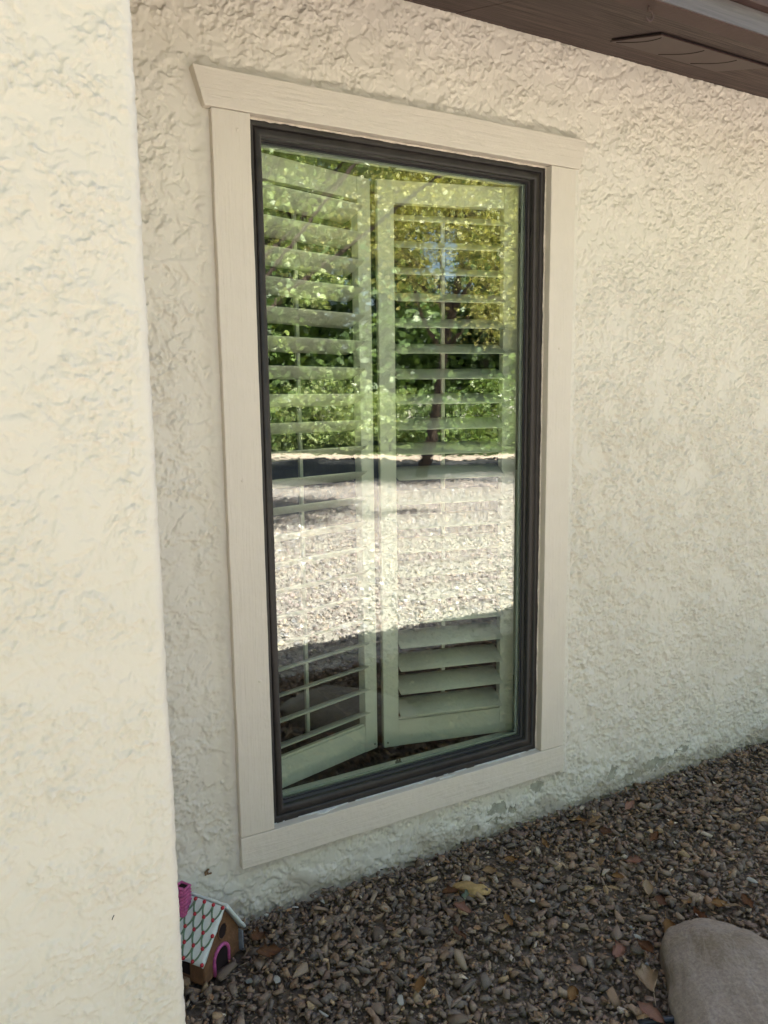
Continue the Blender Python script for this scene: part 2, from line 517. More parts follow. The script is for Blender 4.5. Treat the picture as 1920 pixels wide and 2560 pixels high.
hx, hy = 0.765, -0.437
pts = [(hx, hy, FZ+0.004), (hx, hy, FZ-0.010)] + [(hx+0.011*math.sin(a), hy-0.003, FZ-0.021+0.011*math.cos(a)) for a in [math.radians(20+d) for d in range(0, 250, 25)]]
tube(bm, pts, 0.0024, 7)
link('screw_hook', bm_mesh('screw_hook', bm, True), M['vent'], ev)
# roof over the projecting corner; overhang deepened to dim the stucco below
re2 = empty('side_roof', (-1.9, PY, 2.3))
tag(re2, 'brown roof edge above the near stucco corner, out of view', 'roof')
link('soffit_board', box_mesh('side_soffit', -3.6, -0.415, PY-0.42, 0.0, 2.3, 2.33), M['brown'], re2)
link('fascia_board', box_mesh('side_fascia', -3.6, -0.405, PY-0.45, PY-0.422, 2.26, 2.46), M['brown'], re2)
bm = bmesh.new()
prism(bm, [(-3.7, 0), (-0.402, 0), (-0.402, 1), (-3.7, 1)], 0, 1)
for v in bm.verts:
    y = PY-0.50 if v.co.z < 0.5 else 5.0
    v.co = Vector((v.co.x, y, 2.465 + (y-PY+0.50)*0.29 + v.co.y*0.03))
link('roof_slope', bm_mesh('side_slope', bm), M['shingle'], re2)

# ------------------------------------------------------------------ window
win = empty('window', (W/2, 0.03, -0.084))
tag(win, 'tall fixed window with dark bronze frame and painted wood casing', 'window')

def board(name, poly, y0, y1, mat, axis, sub=60):
    bm = bmesh.new()
    prism(bm, poly, y0, y1)
    bmesh.ops.recalc_face_normals(bm, faces=bm.faces[:])
    es = [e for e in bm.edges if abs((e.verts[0].co-e.verts[1].co).normalized()[0 if axis == 'x' else 2]) > 0.8]
    bmesh.ops.bevel(bm, geom=bm.edges[:], offset=0.0022, segments=2, affect='EDGES', profile=0.55)
    L = [e for e in bm.edges if abs(e.verts[0].co[0 if axis == 'x' else 2]-e.verts[1].co[0 if axis == 'x' else 2]) > 0.3]
    bmesh.ops.subdivide_edges(bm, edges=L, cuts=sub, use_grid_fill=True)
    for v in bm.verts:   # hand-cut, many times repainted edges
        q = v.co*9.0
        v.co += Vector((mnoise.noise(q), 0.6*mnoise.noise(q+Vector((9, 3, 1))), mnoise.noise(q+Vector((3, 7, 5)))))*0.0011
        q = v.co*40.0
        v.co += Vector((mnoise.noise(q), 0, mnoise.noise(q+Vector((3, 7, 5)))))*0.0004
    return link(name, bm_mesh(name, bm, False), mat, win)
HH, O1, O2, WB = 0.0817, 0.0375, 0.0144, 0.0842
hb = board('head_casing', [(-CW-O2, H+0.0006), (W+CW+O2, H+0.0006), (W+CW+O1, H+HH), (-CW-O1, H+HH)], -0.001, 0.032, M['casing_x'], 'x', 80)
lb = board('side_casing', [(-CW, 0.0006), (0, 0.0006), (0, H-0.0006), (-CW, H-0.0006)], 0.0, 0.032, M['casing_z'], 'z', 120)
rb = board('side_casing', [(W, 0.0006), (W+CW, 0.0006), (W+CW, H-0.0006), (W, H-0.0006)], 0.0, 0.032, M['casing_z'], 'z', 120)
sb = board('sill_casing', [(-CW-0.001, -WB), (W+CW+0.001, -WB), (W+CW+0.001, -0.0006), (-CW-0.001, -0.0006)], -0.0015, 0.034, M['casing_x'], 'x', 80)
# painted-over nail heads
def nails(parent, pts):
    for (x, z) in pts:
        bm = bmesh.new()
        bmesh.ops.create_uvsphere(bm, u_segments=10, v_segments=6, radius=1, matrix=Matrix.Translation((x, 0.0005, z)) @ Matrix.Diagonal((0.0045, 0.0020, 0.0045, 1)))
        o = link('nail_head', bm_mesh('nail_head', bm, True), M['casing_z'], None)
        o.parent = parent
        o.matrix_parent_inverse = Matrix.Translation(-win.location)
        o.matrix_parent_inverse = Matrix.Identity(4)
nails(hb, ((0.02, H+0.03), (0.33, H+0.025), (W+0.05, H+0.03), (0.62, H+0.04)))
nails(lb, ((-0.03, H-0.04), (-0.05, 0.9), (-0.025, 0.4)))
nails(rb, ((W+0.04, H-0.5), (W+0.03, 0.25)))

def ring(name, profile, mat, parent=win, x0=0.0, x1=W, z0=0.0, z1=H, closed=False):
    vs, fs = [], []
    for (i, y) in profile:
        vs += [(x0+i, y, z0+i), (x1-i, y, z0+i), (x1-i, y, z1-i), (x0+i, y, z1-i)]
    n = len(profile)
    for k in range(n if closed else n-1):
        a, b = 4*k, 4*((k+1) % n)
        for j in range(4):
            fs.append((a+j, a+(j+1) % 4, b+(j+1) % 4, b+j))
    me = mesh_np(name, np.array(vs), np.array(fs))
    bm = bmesh.new(); bm.from_mesh(me); bmesh.ops.recalc_face_normals(bm, faces=bm.faces[:]); bm.to_mesh(me); bm.free()
    return link(name, me, mat, parent)
ring('outer_frame', [(-0.003, 0.06), (-0.003, 0.0255), (-0.002, 0.0245), (0.0135, 0.0245), (0.0150, 0.0260), (0.0152, 0.036), (0.022, 0.036), (0.022, 0.06)], M['bronze'])
ring('sash_frame', [(0.0170, 0.062), (0.0170, 0.0325), (0.0185, 0.0285), (0.022, 0.0265), (0.031, 0.0265), (0.0350, 0.0285), (0.0365, 0.033), (0.0368, 0.0465), (0.0352, 0.0475), (0.0352, 0.0495), (0.0372, 0.0505), (0.0375, 0.064)], M['bronze'])
ring('rubber_gasket', [(0.0350, 0.0640), (0.0350, 0.0595), (0.0400, 0.0595), (0.0412, 0.0625), (0.0412, 0.0648)], M['gasket'])
ring('glass_spacer', [(0.0380, 0.0775), (0.0380, 0.0712), (0.0450, 0.0712), (0.0450, 0.0775)], M['spacer'])
link('glass_pane', box_mesh('glass_pane', 0.030, W-0.030, 0.0655, 0.0695, 0.030, H-0.030), M['glass'], win)
# irregular caulk and flaking paint along the frame
def strip(name, p0, p1, wdir, base, amp, mat, gap=0.0, y=0.0238, n=140, seed=0, th=0.0012):
    p0 = Vector(p0); p1 = Vector(p1); wdir = Vector(wdir)
    bm = bmesh.new(); prev = None
    for k in range(n+1):
        t = k/n
        w = base + amp*mnoise.noise(Vector((t*22+seed, seed, 0))) + amp*0.6*mnoise.noise(Vector((t*70+seed, 3, seed)))
        w = max(w - gap, 0.0)
        c = p0.lerp(p1, t)
        if w <= 0.0002:
            prev = None; continue
        ring_ = [bm.verts.new(c + Vector((0, 0.002, 0))), bm.verts.new(c - Vector((0, th, 0))), bm.verts.new(c + wdir*w - Vector((0, th*0.6, 0))), bm.verts.new(c + wdir*w + Vector((0, 0.002, 0)))]
        if prev:
            for j in range(3): bm.faces.new((prev[j], prev[j+1], ring_[j+1], ring_[j]))
        prev = ring_
    return link(name, bm_mesh(name, bm), mat, win)
strip('caulk_bead', (0.0, 0.0242, H), (W, 0.0242, H), (0, 0, -1), 0.0042, 0.0022, M['caulk'], seed=3)
strip('caulk_bead', (W, 0.0242, 0.0), (W, 0.0242, H), (-1, 0, 0), 0.0040, 0.0026, M['caulk'], seed=8)
# paint flakes lying on the ledge of the sill casing and on the frame foot
def ledge_strip(seed, y0, amp, base, n=160, z=0.0012):
    bm = bmesh.new(); prev = None
    for k in range(n+1):
        t = k/n; x = 0.004 + t*(W-0.008)
        w = base + amp*mnoise.noise(Vector((t*9+seed, seed, 0))) + 0.5*amp*mnoise.noise(Vector((t*40+seed, 3, seed)))
        if w < 0.0008: prev = None; continue
        rr_ = [bm.verts.new((x, y0, z)), bm.verts.new((x, y0-w, z)), bm.verts.new((x, y0-w, z-0.002))]
        if prev:
            for j in range(2): bm.faces.new((prev[j], prev[j+1], rr_[j+1], rr_[j]))
        prev = rr_
    return link('paint_flake', bm_mesh('paint_flake', bm), M['flake'], win)
ledge_strip(4, 0.0243, 0.013, 0.004)
ledge_strip(17, 0.0120, 0.009, -0.0015, z=0.0010)

# jamb lining between glass and room
ln = empty('jamb_lining', (W/2, 0.12, 0.0))
tag(ln, 'pale painted wooden lining inside the window around the shutters', 'window lining')
JY0, JY1 = 0.079, 0.150
link('stool', box_mesh('stool', -0.02, W+0.02, JY0, JY1, -0.01, 0.0165, 0.001), M['liner'], ln)
link('head_lining', box_mesh('head_lining', -0.02, W+0.02, JY0, JY1, H-0.0265, H+0.02, 0.001), M['liner'], ln)
link('side_lining', box_mesh('side_lining', -0.03, 0.004, JY0, 0.165, 0.0168, H-0.0268), M['liner'], ln)
link('side_lining', box_mesh('side_lining', W-0.004, W+0.03, JY0, 0.165, 0.0168, H-0.0268), M['liner'], ln)
for zz, s in ((0.0168, 1), (H-0.0268, -1)):
    bm = bmesh.new()
    z0, z1 = sorted((zz, zz+s*0.006))
    add_box(bm, 0.43, 0.446, 0.118, 0.130, z0, z1)
    z0, z1 = sorted((zz, zz+s*0.014))
    add_box(bm, 0.4315, 0.4345, 0.121, 0.127, z0, z1); add_box(bm, 0.4405, 0.4435, 0.121, 0.127, z0, z1)
    link('magnet_catch', bm_mesh('magnet_catch', bm), M['catch'], ln)

# ------------------------------------------------------------------ shutters
def louvre_mesh(L):
    bm = bmesh.new()
    prof = []
    n = 14
    for k in range(n):
        a = 2*math.pi*k/n
        prof.append((0.0445*math.cos(a), 0.0055*math.sin(a)*(1.0 if abs(math.cos(a)) < 0.9 else 0.8)))
    a_ = [bm.verts.new((0, p, q)) for p, q in prof]; b_ = [bm.verts.new((L, p, q)) for p, q in prof]
    bm.faces.new(a_); bm.faces.new(b_[::-1])
    for k in range(n): bm.faces.new((a_[k], a_[(k+1) % n], b_[(k+1) % n], b_[k]))
    me = bm_mesh('louvre', bm)
    for p in me.polygons: p.use_smooth = len(p.vertices) == 4
    return me

def shutter(label, hinge, ang, length, side, tilt):
    """local x runs from the hinge to the free edge, local -y faces the glass."""
    root = empty('shutter_panel', hinge)
    tag(root, label, 'shutter', 'interior shutter panels')
    # the mesh is modelled with x to the free side; mirror for the right panel
    sx = side
    ca, sa = math.cos(ang), math.sin(ang)
    def place(o, loc=(0, 0, 0), rx=0.0):
        o.parent = root
        return o
    def bx(name, x0, x1, y0, y1, z0, z1, bev=0.0015):
        me = box_mesh(name, x0, x1, y0, y1, z0, z1, bev)
        for v in me.vertices:
            x, y, z = v.co
            v.co = (sx*(x*ca - y*sa), x*sa + y*ca, z)
        if sx < 0: me.flip_normals()
        o = bpy.data.objects.new(name, me); COL.objects.link(o); me.materials.append(M['shutter']); o.parent = root
        return o
    T = 0.028; SW = 0.048; Z0, Z1 = 0.0045, 1.676
    A0, A1 = 0.087, 1.615
    bx('stile', 0.002, SW, 0, T, Z0, Z1)
    bx('stile', length-SW, length, 0, T, Z0, Z1)
    bx('bottom_rail', SW+0.0003, length-SW-0.0003, 0.0012, T-0.0012, Z0+0.0005, A0)
    bx('top_rail', SW+0.0003, length-SW-0.0003, 0.0012, T-0.0012, A1, Z1-0.0005)
    bx('rail_groove', SW+0.001, length-SW-0.001, 0.008, T-0.008, A0+0.0002, A0+0.006, 0.0005)
    for zc in (0.12, 0.85, 1.55):
        bx('hinge', -0.003, 0.0035, 0.0005, 0.006, zc, zc+0.07, 0.0003).data.materials[0] = M['catch']
    L = length-2*SW-0.003
    me = louvre_mesh(L)
    if sx < 0:
        for v in me.vertices: v.co.x = -v.co.x
        me.flip_normals()
    me.materials.append(M['shutter'])
    pitch = (A1-A0)/21.0
    basis = Matrix(((ca, -sa*sx, 0), (sa*sx, ca, 0), (0, 0, 1))).to_4x4()
    for k in range(21):
        o = bpy.data.objects.new('louvre', me); COL.objects.link(o); o.parent = root
        zc = A0 + (k+0.5)*pitch
        x, y = SW+0.0015, T/2
        loc = Vector((sx*(x*ca - y*sa), x*sa + y*ca, zc))
        tl = tilt + random.uniform(-0.02, 0.02)
        o.matrix_local = Matrix.Translation(loc) @ basis @ Matrix.Rotation(tl, 4, 'X')
    # tilt rod on the room side
    xm = length*0.5
    yb = T/2 + 0.0445*math.cos(tilt) + 0.004
    zoff = 0.0445*math.sin(tilt)
    bx('tilt_rod', xm-0.0055, xm+0.0055, yb, yb+0.010, A0+0.03+zoff, A1-0.03+zoff)
    bm = bmesh.new()
    bmesh.ops.create_uvsphere(bm, u_segments=8, v_segments=6, radius=0.003, matrix=Matrix.Translation((sx*((length-0.012)*ca), (length-0.012)*sa-0.001, 0.02)))
    o = link('magnet_screw', bm_mesh('magnet_screw', bm), M['catch'], None); o.parent = root
    return root
shutter('left interior shutter panel with louvres tilted up towards the glass', (0.006, 0.128, 0.0165), math.radians(15.0), 0.440, 1, -math.radians(22))
shutter('right interior shutter panel with louvres tilted down towards the glass', (W-0.010, 0.128, 0.0165), math.radians(13.4), 0.432, -1, math.radians(21))

# dim room behind
bm = bmesh.new()
add_box(bm, -2.6, 3.4, 0.17, 4.4, -0.25, 2.4)
bmesh.ops.reverse_faces(bm, faces=bm.faces[:])
for f in list(bm.faces):
    if f.calc_center_median().y < 0.2: bmesh.ops.delete(bm, geom=[f], context='FACES_ONLY')
me = bpy.data.meshes.new('room'); bm.to_mesh(me); bm.free()
rm = link('room', me, M['room_wall']); tag(rm, kind='structure')
rm['label'] = 'dim navy room behind the window'
me.materials.append(M['room_floor'])
for p in me.polygons:
    if p.center.z < -0.2 or p.center.z > 2.3: p.material_index = 1

# ------------------------------------------------------------------ ground
def ground_mat():
    t = NT('soil_and_gravel'); v = t.coord()
    vor = t.n('TexVoronoi', Vector=v, Scale=42.0, Randomness=1.0)
    c1 = t.ramp(vor.outputs['Color'], [(0.0, (0.12, 0.11, 0.11)), (0.45, (0.22, 0.205, 0.20)), (0.75, (0.33, 0.31, 0.29)), (1.0, (0.48, 0.46, 0.44))])
    fine = t.noise(v, 120, 4, 0.7)
    soil = t.ramp(fine, [(0.3, (0.11, 0.083, 0.062)), (0.7, (0.21, 0.165, 0.125))])
    # near bed is soil between real stones, farther out the stones are texture
    sep = t.n('SeparateXYZ', Vector=v)
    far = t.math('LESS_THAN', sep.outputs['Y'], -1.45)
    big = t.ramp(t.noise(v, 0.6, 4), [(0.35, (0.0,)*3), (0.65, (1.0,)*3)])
    farc = t.mix(big, t.mix(1.0, c1, (1.5, 1.45, 1.4), 'MULTIPLY'), (0.46, 0.43, 0.37))  # far stone colour lifted so the ground looks sunlit
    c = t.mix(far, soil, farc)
    h = t.math('ADD', t.math('MULTIPLY', vor.outputs['Distance'], -1.0), t.math('MULTIPLY', fine, 0.4))
    t.pbsdf(c, 0.95, 0.1, t.bump(h, 0.012, 0.8))
    return t.mat
gx = np.concatenate([np.array([-900, -200, -50, -12]), np.linspace(-4, 9, 66), np.array([14, 50, 200, 900])])
gy = np.concatenate([np.array([-900, -200, -60, -34, -26, -20]), np.linspace(-17, 0.06, 86), np.array([8, 60, 900])])
X, Y = np.meshgrid(gx, gy)
Zg = ZG-0.022 + np.where((np.abs(X) < 12) & (Y > -18), 0.006*fbm(X*2.2, Y*2.2, 3, 5), 0)
gv = np.stack([X, Y, Zg], -1).reshape(-1, 3)
ground = link('ground', mesh_np('ground', gv, grid_faces(len(gx), len(gy)), True), ground_mat())
tag(ground, kind='structure')

# -- stones: angular hulls
def hull(seed, flat=0.62, n=9):
    r = random.Random(seed)
    bm = bmesh.new()
    for k in range(n):
        a = r.uniform(0, 2*math.pi); z = r.uniform(-1, 1); q = math.sqrt(1-z*z)
        p = Vector((q*math.cos(a), q*math.sin(a)*r.uniform(0.6, 0.95), z*flat))*r.uniform(0.82, 1.05)
        bm.verts.new(p)
    res = bmesh.ops.convex_hull(bm, input=bm.verts[:])
    dead = [g for g in res['geom_interior'] if isinstance(g, bmesh.types.BMVert)]
    if dead: bmesh.ops.delete(bm, geom=dead, context='VERTS')
    bmesh.ops.triangulate(bm, faces=bm.faces[:])
    bmesh.ops.recalc_face_normals(bm, faces=bm.faces[:])
    bm.verts.ensure_lookup_table(); bm.verts.index_update()
    v = np.array([x.co[:] for x in bm.verts]); f = np.array([[w.index for w in q.verts] for q in bm.faces])
    bm.free()
    return v, f
HULLS = [hull(100+i, 0.45+0.35*((i*7) % 10)/10) for i in range(28)]
PALETTE = np.array([1.58, 1.47, 1.29])*np.array([(0.150, 0.125, 0.110), (0.185, 0.155, 0.140), (0.120, 0.105, 0.098), (0.215, 0.165, 0.135), (0.170, 0.130, 0.118), (0.245, 0.205, 0.170), (0.140, 0.128, 0.125), (0.200, 0.150, 0.115), (0.300, 0.235, 0.165), (0.36, 0.33, 0.30), (0.60, 0.57, 0.52)])
PW = np.array([18, 18, 17, 9, 12, 7, 15, 8, 3, 1.4, 0.3]); PW = PW/PW.sum()

def stone_mat(name, src):
    t = NT(name); v = t.coord()
    if src == 'attr':
        c = t.n('Attribute', _attribute_name='Col').outputs['Color']
    else:
        oi = t.n('ObjectInfo').outputs['Random']
        cum = np.concatenate([[0], np.cumsum(PW)[:-1]])
        c = t.ramp(oi, [(float(p), tuple(float(w) for w in q)) for p, q in zip(cum, PALETTE)], 'CONSTANT')
    n = t.noise(v, 140 if src == 'attr' else 120, 5, 0.7)
    c = t.mix(t.ramp(n, [(0.3, (0,)*3), (0.7, (1,)*3)]), t.mix(1.0, c, (0.62, 0.60, 0.60), 'MULTIPLY'), t.mix(1.0, c, (1.25, 1.2, 1.15), 'MULTIPLY'))
    t.pbsdf(c, 0.92, 0.08, t.bump(n, 0.0012, 0.8))
    return t.mat
M['stone_attr'] = stone_mat('gravel_stones', 'attr')
M['stone_obj'] = stone_mat('single_stones', 'obj')

def rotmats(n, tiltmax=0.6):
    a = RNG.random(n)*2*np.pi; b = (RNG.random(n)-0.5)*2*tiltmax; c = (RNG.random(n)-0.5)*2*tiltmax
    def R(ax, t):
        m = np.zeros((n, 3, 3)); i, j = [(1, 2), (2, 0), (0, 1)][ax]
        m[:, ax, ax] = 1; m[:, i, i] = np.cos(t); m[:, j, j] = np.cos(t); m[:, i, j] = -np.sin(t); m[:, j, i] = np.sin(t)
        return m
    return R(2, a) @ R(0, b) @ R(1, c)

def stones_mesh(name, pos, size, tilt=0.7, dark=1.0):
    n = len(pos); Rm = rotmats(n, tilt)
    which = RNG.integers(0, len(HULLS), n)
    elong = 0.85 + 0.55*RNG.random(n)
    cols = PALETTE[RNG.choice(len(PALETTE), n, p=PW)]*(0.80+0.36*RNG.random((n, 1)))
    V, F, C, off = [], [], [], 0
    for k in range(len(HULLS)):
        idx = np.where(which == k)[0]
        if not len(idx): continue
        v, f = HULLS[k]
        s = np.stack([size[idx]*elong[idx], size[idx], size[idx]*0.85], -1)
        vv_ = np.einsum('nij,nvj->nvi', Rm[idx], v[None]*s[:, None, :]) + pos[idx][:, None, :]
        nv = v.shape[0]
        ff_ = f[None] + (off + np.arange(len(idx))*nv)[:, None, None]
        V.append(vv_.reshape(-1, 3)); F.append(ff_.reshape(-1, 3)); C.append(np.repeat(cols[idx], nv, 0))
        off += nv*len(idx)
    me = mesh_np(name, np.vstack(V), np.vstack(F))
    c4 = np.ones((off, 4), np.float32); c4[:, :3] = np.vstack(C)*dark
    at = me.attributes.new('Col', 'FLOAT_COLOR', 'POINT'); at.data.foreach_set('color', c4.ravel())
    return me

def in_bed(x, y):
    """true inside the bed and clear of the gingerbread house, boulder."""
    ok = (y < 0.012)
    u = (x+0.24)*0.821 + (y+0.161)*0.57; w_ = (x+0.24)*-0.57 + (y+0.161)*0.82
    ok &= ~((u > -0.004) & (u < 0.136) & (w_ > -0.004) & (w_ < 0.16))
    u = (x-BC[0])*math.cos(BROT) + (y-BC[1])*math.sin(BROT); w_ = -(x-BC[0])*math.sin(BROT) + (y-BC[1])*math.cos(BROT)
    ok &= (u/(BR[0]*0.93))**2 + (w_/(BR[1]*0.93))**2 > 1
    return ok
BC = (0.735, -0.885); BR = (0.325, 0.165); BROT = 1.0

def scatter(x0, x1, y0, y1, dens, smin, smax, zlo, zhi, power=2.0):
    n = int((x1-x0)*(y1-y0)*dens)
    x = x0+(x1-x0)*RNG.random(n); y = y0+(y1-y0)*RNG.random(n)
    k = in_bed(x, y); x, y = x[k], y[k]
    s = smin+(smax-smin)*RNG.random(len(x))**power
    z = zlo+(zhi-zlo)*RNG.random(len(x)) + 0.006*fbm(x*3, y*3, 2, 3)
    return np.stack([x, y, z], -1), s
P1, S1 = scatter(-0.45, 2.5, -1.5, 0.02, 4600, 0.0030, 0.0072, ZG-0.018, ZG-0.010, 1.5)
P2, S2 = scatter(-0.45, 2.5, -1.5, 0.02, 4500, 0.0070, 0.0135, ZG-0.016, ZG-0.005, 1.6)
P3, S3 = scatter(-0.45, 2.5, -1.5, 0.02, 1100, 0.0110, 0.0235, ZG-0.010, ZG-0.001, 1.6)
P4, S4 = scatter(-0.45, 2.5, -0.05, 0.016, 2600, 0.006, 0.013, ZG-0.006, ZG+0.010, 1.6)     # banked against the wall
gm = stones_mesh('gravel', np.vstack([P1, P2, P3, P4]), np.concatenate([S1, S2, S3, S4]))
g = link('gravel', gm, M['stone_attr'], ground); tag(g, kind='stuff')
# gravel carries on over the open ground towards the street
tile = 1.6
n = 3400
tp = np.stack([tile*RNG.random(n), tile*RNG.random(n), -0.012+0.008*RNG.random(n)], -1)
tm = stones_mesh('sunlit_gravel_tile', tp, 0.008+0.011*RNG.random(n)**1.6, dark=np.array([1.8, 2.15, 2.75]))  # sunlit brightness put into the colour of the same stones
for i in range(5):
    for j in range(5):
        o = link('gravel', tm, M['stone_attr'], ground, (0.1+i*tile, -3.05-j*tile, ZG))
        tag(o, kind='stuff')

# single stones that can be picked out one by one
smeshes = []
for k in range(16):
    v, f = HULLS[k]
    me = mesh_np('stone', v, f); me.materials.append(M['stone_obj']); smeshes.append(me)
def wpix(x, y):   # where a ground point falls in the frame
    d = Vector((x, y, ZG))-CAMPOS
    w = d.dot(fw)
    return d.dot(rt2)/w*1940.4+960, d.dot(dn2)/w*1940.4+1280
count = 0; tries = 0; placed = []
while count < 290 and tries < 6000:
    tries += 1
    x, y = random.uniform(-0.4, 2.0), random.uniform(-1.35, -0.01)
    px, py = wpix(x, y)
    if not (430 < px < 1960 and 1700 < py < 2600): continue
    if not in_bed(np.array([x]), np.array([y]))[0]: continue
    s = random.choice([0.013, 0.015, 0.017, 0.020, 0.025])*random.uniform(0.85, 1.1)
    if any((x-a)**2+(y-b)**2 < (0.8*(s+q))**2 for a, b, q in placed): continue
    placed.append((x, y, s))
    o = bpy.data.objects.new('stone', smeshes[count % 16]); COL.objects.link(o); o.parent = ground
    o.location = (x, y, ZG + random.uniform(-0.004, 0.003))
    o.rotation_euler = (random.uniform(-.5, .5), random.uniform(-.5, .5), random.uniform(0, 6.28))
    o.scale = (s*random.uniform(0.9, 1.4), s, s*random.uniform(0.6, 0.9))
    count += 1

def rock(name, loc, dims, rotz, mat, seed, sub=3, amp=0.18, label=None, cat='stone', freq=1.4):
    bm = bmesh.new()
    bmesh.ops.create_icosphere(bm, subdivisions=sub, radius=1)
    for v in bm.verts:
        p = v.co.copy()
        if name == 'boulder': p /= (abs(p.x)**2.7+abs(p.y)**2.7+abs(p.z)**2.7)**(1/2.7)     # blocky, worn corners
        q = 1 + amp*mnoise.noise(p*freq+Vector((seed, seed*2, 3))) + amp*0.45*mnoise.noise(p*freq*2.4+Vector((seed, 1, 3))) + amp*0.12*mnoise.noise(p*freq*7+Vector((seed, 1, 3)))
        v.co = Vector((p.x*dims[0], p.y*dims[1], p.z*dims[2]))*q
    o = link(name, bm_mesh(name, bm, True), mat, None, loc)
    o.rotation_euler = (0, 0, rotz)
    if label: tag(o, label, cat)
    return o
M['ochre'] = simple_mat('ochre_stone', (0.38, 0.25, 0.11), 0.85, 0.2, 0.35, 40, 0.002, 80)
M['white_stone'] = simple_mat('white_stone', (0.50, 0.48, 0.43), 0.75, 0.25, 0.2, 60, 0.0015, 90)
M['grey_stone'] = simple_mat('pale_grey_stone', (0.30, 0.30, 0.28), 0.8, 0.25, 0.2, 60, 0.0015, 90)
rock('stone', (0.492, -0.180, ZG+0.003), (0.046, 0.021, 0.016), -0.55, M['ochre'], 3.1, 3, 0.5, 'largest ochre stone lying on the gravel below the window', 'stone', 1.1)

def boulder_mat():
    t = NT('boulder_sandstone'); v = t.coord()
    n = t.noise(v, 7, 5, 0.6); f = t.noise(v, 110, 5, 0.8)
    c = t.ramp(n, [(0.30, (0.21, 0.16, 0.108)), (0.5, (0.26, 0.208, 0.168)), (0.7, (0.295, 0.24, 0.205))])
    sp = t.ramp(f, [(0.25, (0.62,)*3), (0.5, (1.0,)*3), (0.75, (1.4,)*3)])
    c = t.mix(1.0, c, sp, 'MULTIPLY')
    ly = t.ramp(t.noise(v, 4.0, 3), [(0.5, (0,)*3), (0.72, (1,)*3)])
    c = t.mix(t.math('MULTIPLY', ly, 0.5), c, (0.20, 0.155, 0.09))
    pit = t.ramp(t.noise(v, 38, 4, 0.6), [(0.66, (0,)*3), (0.72, (1,)*3)])
    c = t.mix(t.math('MULTIPLY', pit, 0.5), c, (0.13, 0.10, 0.075))
    vein = t.ramp(t.noise(t.coord('Object', (3, 14, 14)), 1.5, 4, 0.6, 0.8), [(0.47, (0,)*3), (0.5, (1,)*3), (0.53, (0,)*3)])
    c = t.mix(t.math('MULTIPLY', vein, 0.22), c, (0.42, 0.36, 0.30))
    b1 = t.n('Bump', Height=f, Distance=0.0016, Strength=0.7)
    b2 = t.n('Bump', Height=t.noise(v, 16, 5, 0.6), Distance=0.012, Strength=0.6, Normal=b1.outputs[0])
    t.pbsdf(c, 0.85, 0.2, b2.outputs[0])
    return t.mat
M['boulder'] = boulder_mat()
bo = rock('boulder', (BC[0], BC[1], ZG-0.02), (BR[0], BR[1], 0.114), BROT, M['boulder'], 5.7, 6, 0.15, 'large smooth brown boulder lying in the gravel at the lower right', 'boulder', 1.0)
# ------------------------------------------------------------------ gingerbread house
ga = Vector((0.821, 0.570, 0)).normalized(); gb = Vector((-0.570, 0.821, 0)).normalized()
gh = empty('gingerbread_house', (-0.240, -0.161, ZG-0.004))
gh.rotation_euler = (0, 0, math.atan2(ga.y, ga.x))
tag(gh, 'small brown gingerbread house ornament with white icing roof beside the near wall corner', 'ornament')
GW, GL, GE, GP = 0.132, 0.118, 0.066, 0.152     # width, length, eave and peak heights
M['ginger'] = simple_mat('gingerbread_clay', (0.17, 0.085, 0.042), 0.6, 0.3, 0.25, 60, 0.002, 90)
M['ginger_dark'] = simple_mat('dark_clay', (0.022, 0.014, 0.013), 0.7, 0.2)
M['icing'] = simple_mat('white_icing_glaze', (0.70, 0.74, 0.70), 0.35, 0.5, 0.05, 40, 0.001, 60)
M['green_icing'] = simple_mat('green_icing', (0.13, 0.20, 0.12), 0.4, 0.4, 0.2, 60)
M['red_berry'] = simple_mat('red_berry_glaze', (0.42, 0.02, 0.035), 0.25, 0.5, 0.3, 300)
M['pink'] = simple_mat('pink_icing', (0.50, 0.10, 0.26), 0.4, 0.45, 0.25, 120, 0.0015, 160)
M['grey_slab'] = simple_mat('grey_wafer', (0.26, 0.27, 0.29), 0.6, 0.3, 0.2, 50)
def gpart(name, me, mat, parent=gh):
    o = bpy.data.objects.new(name, me); COL.objects.link(o); me.materials.append(mat) if not me.materials else None
    o.parent = parent
    return o
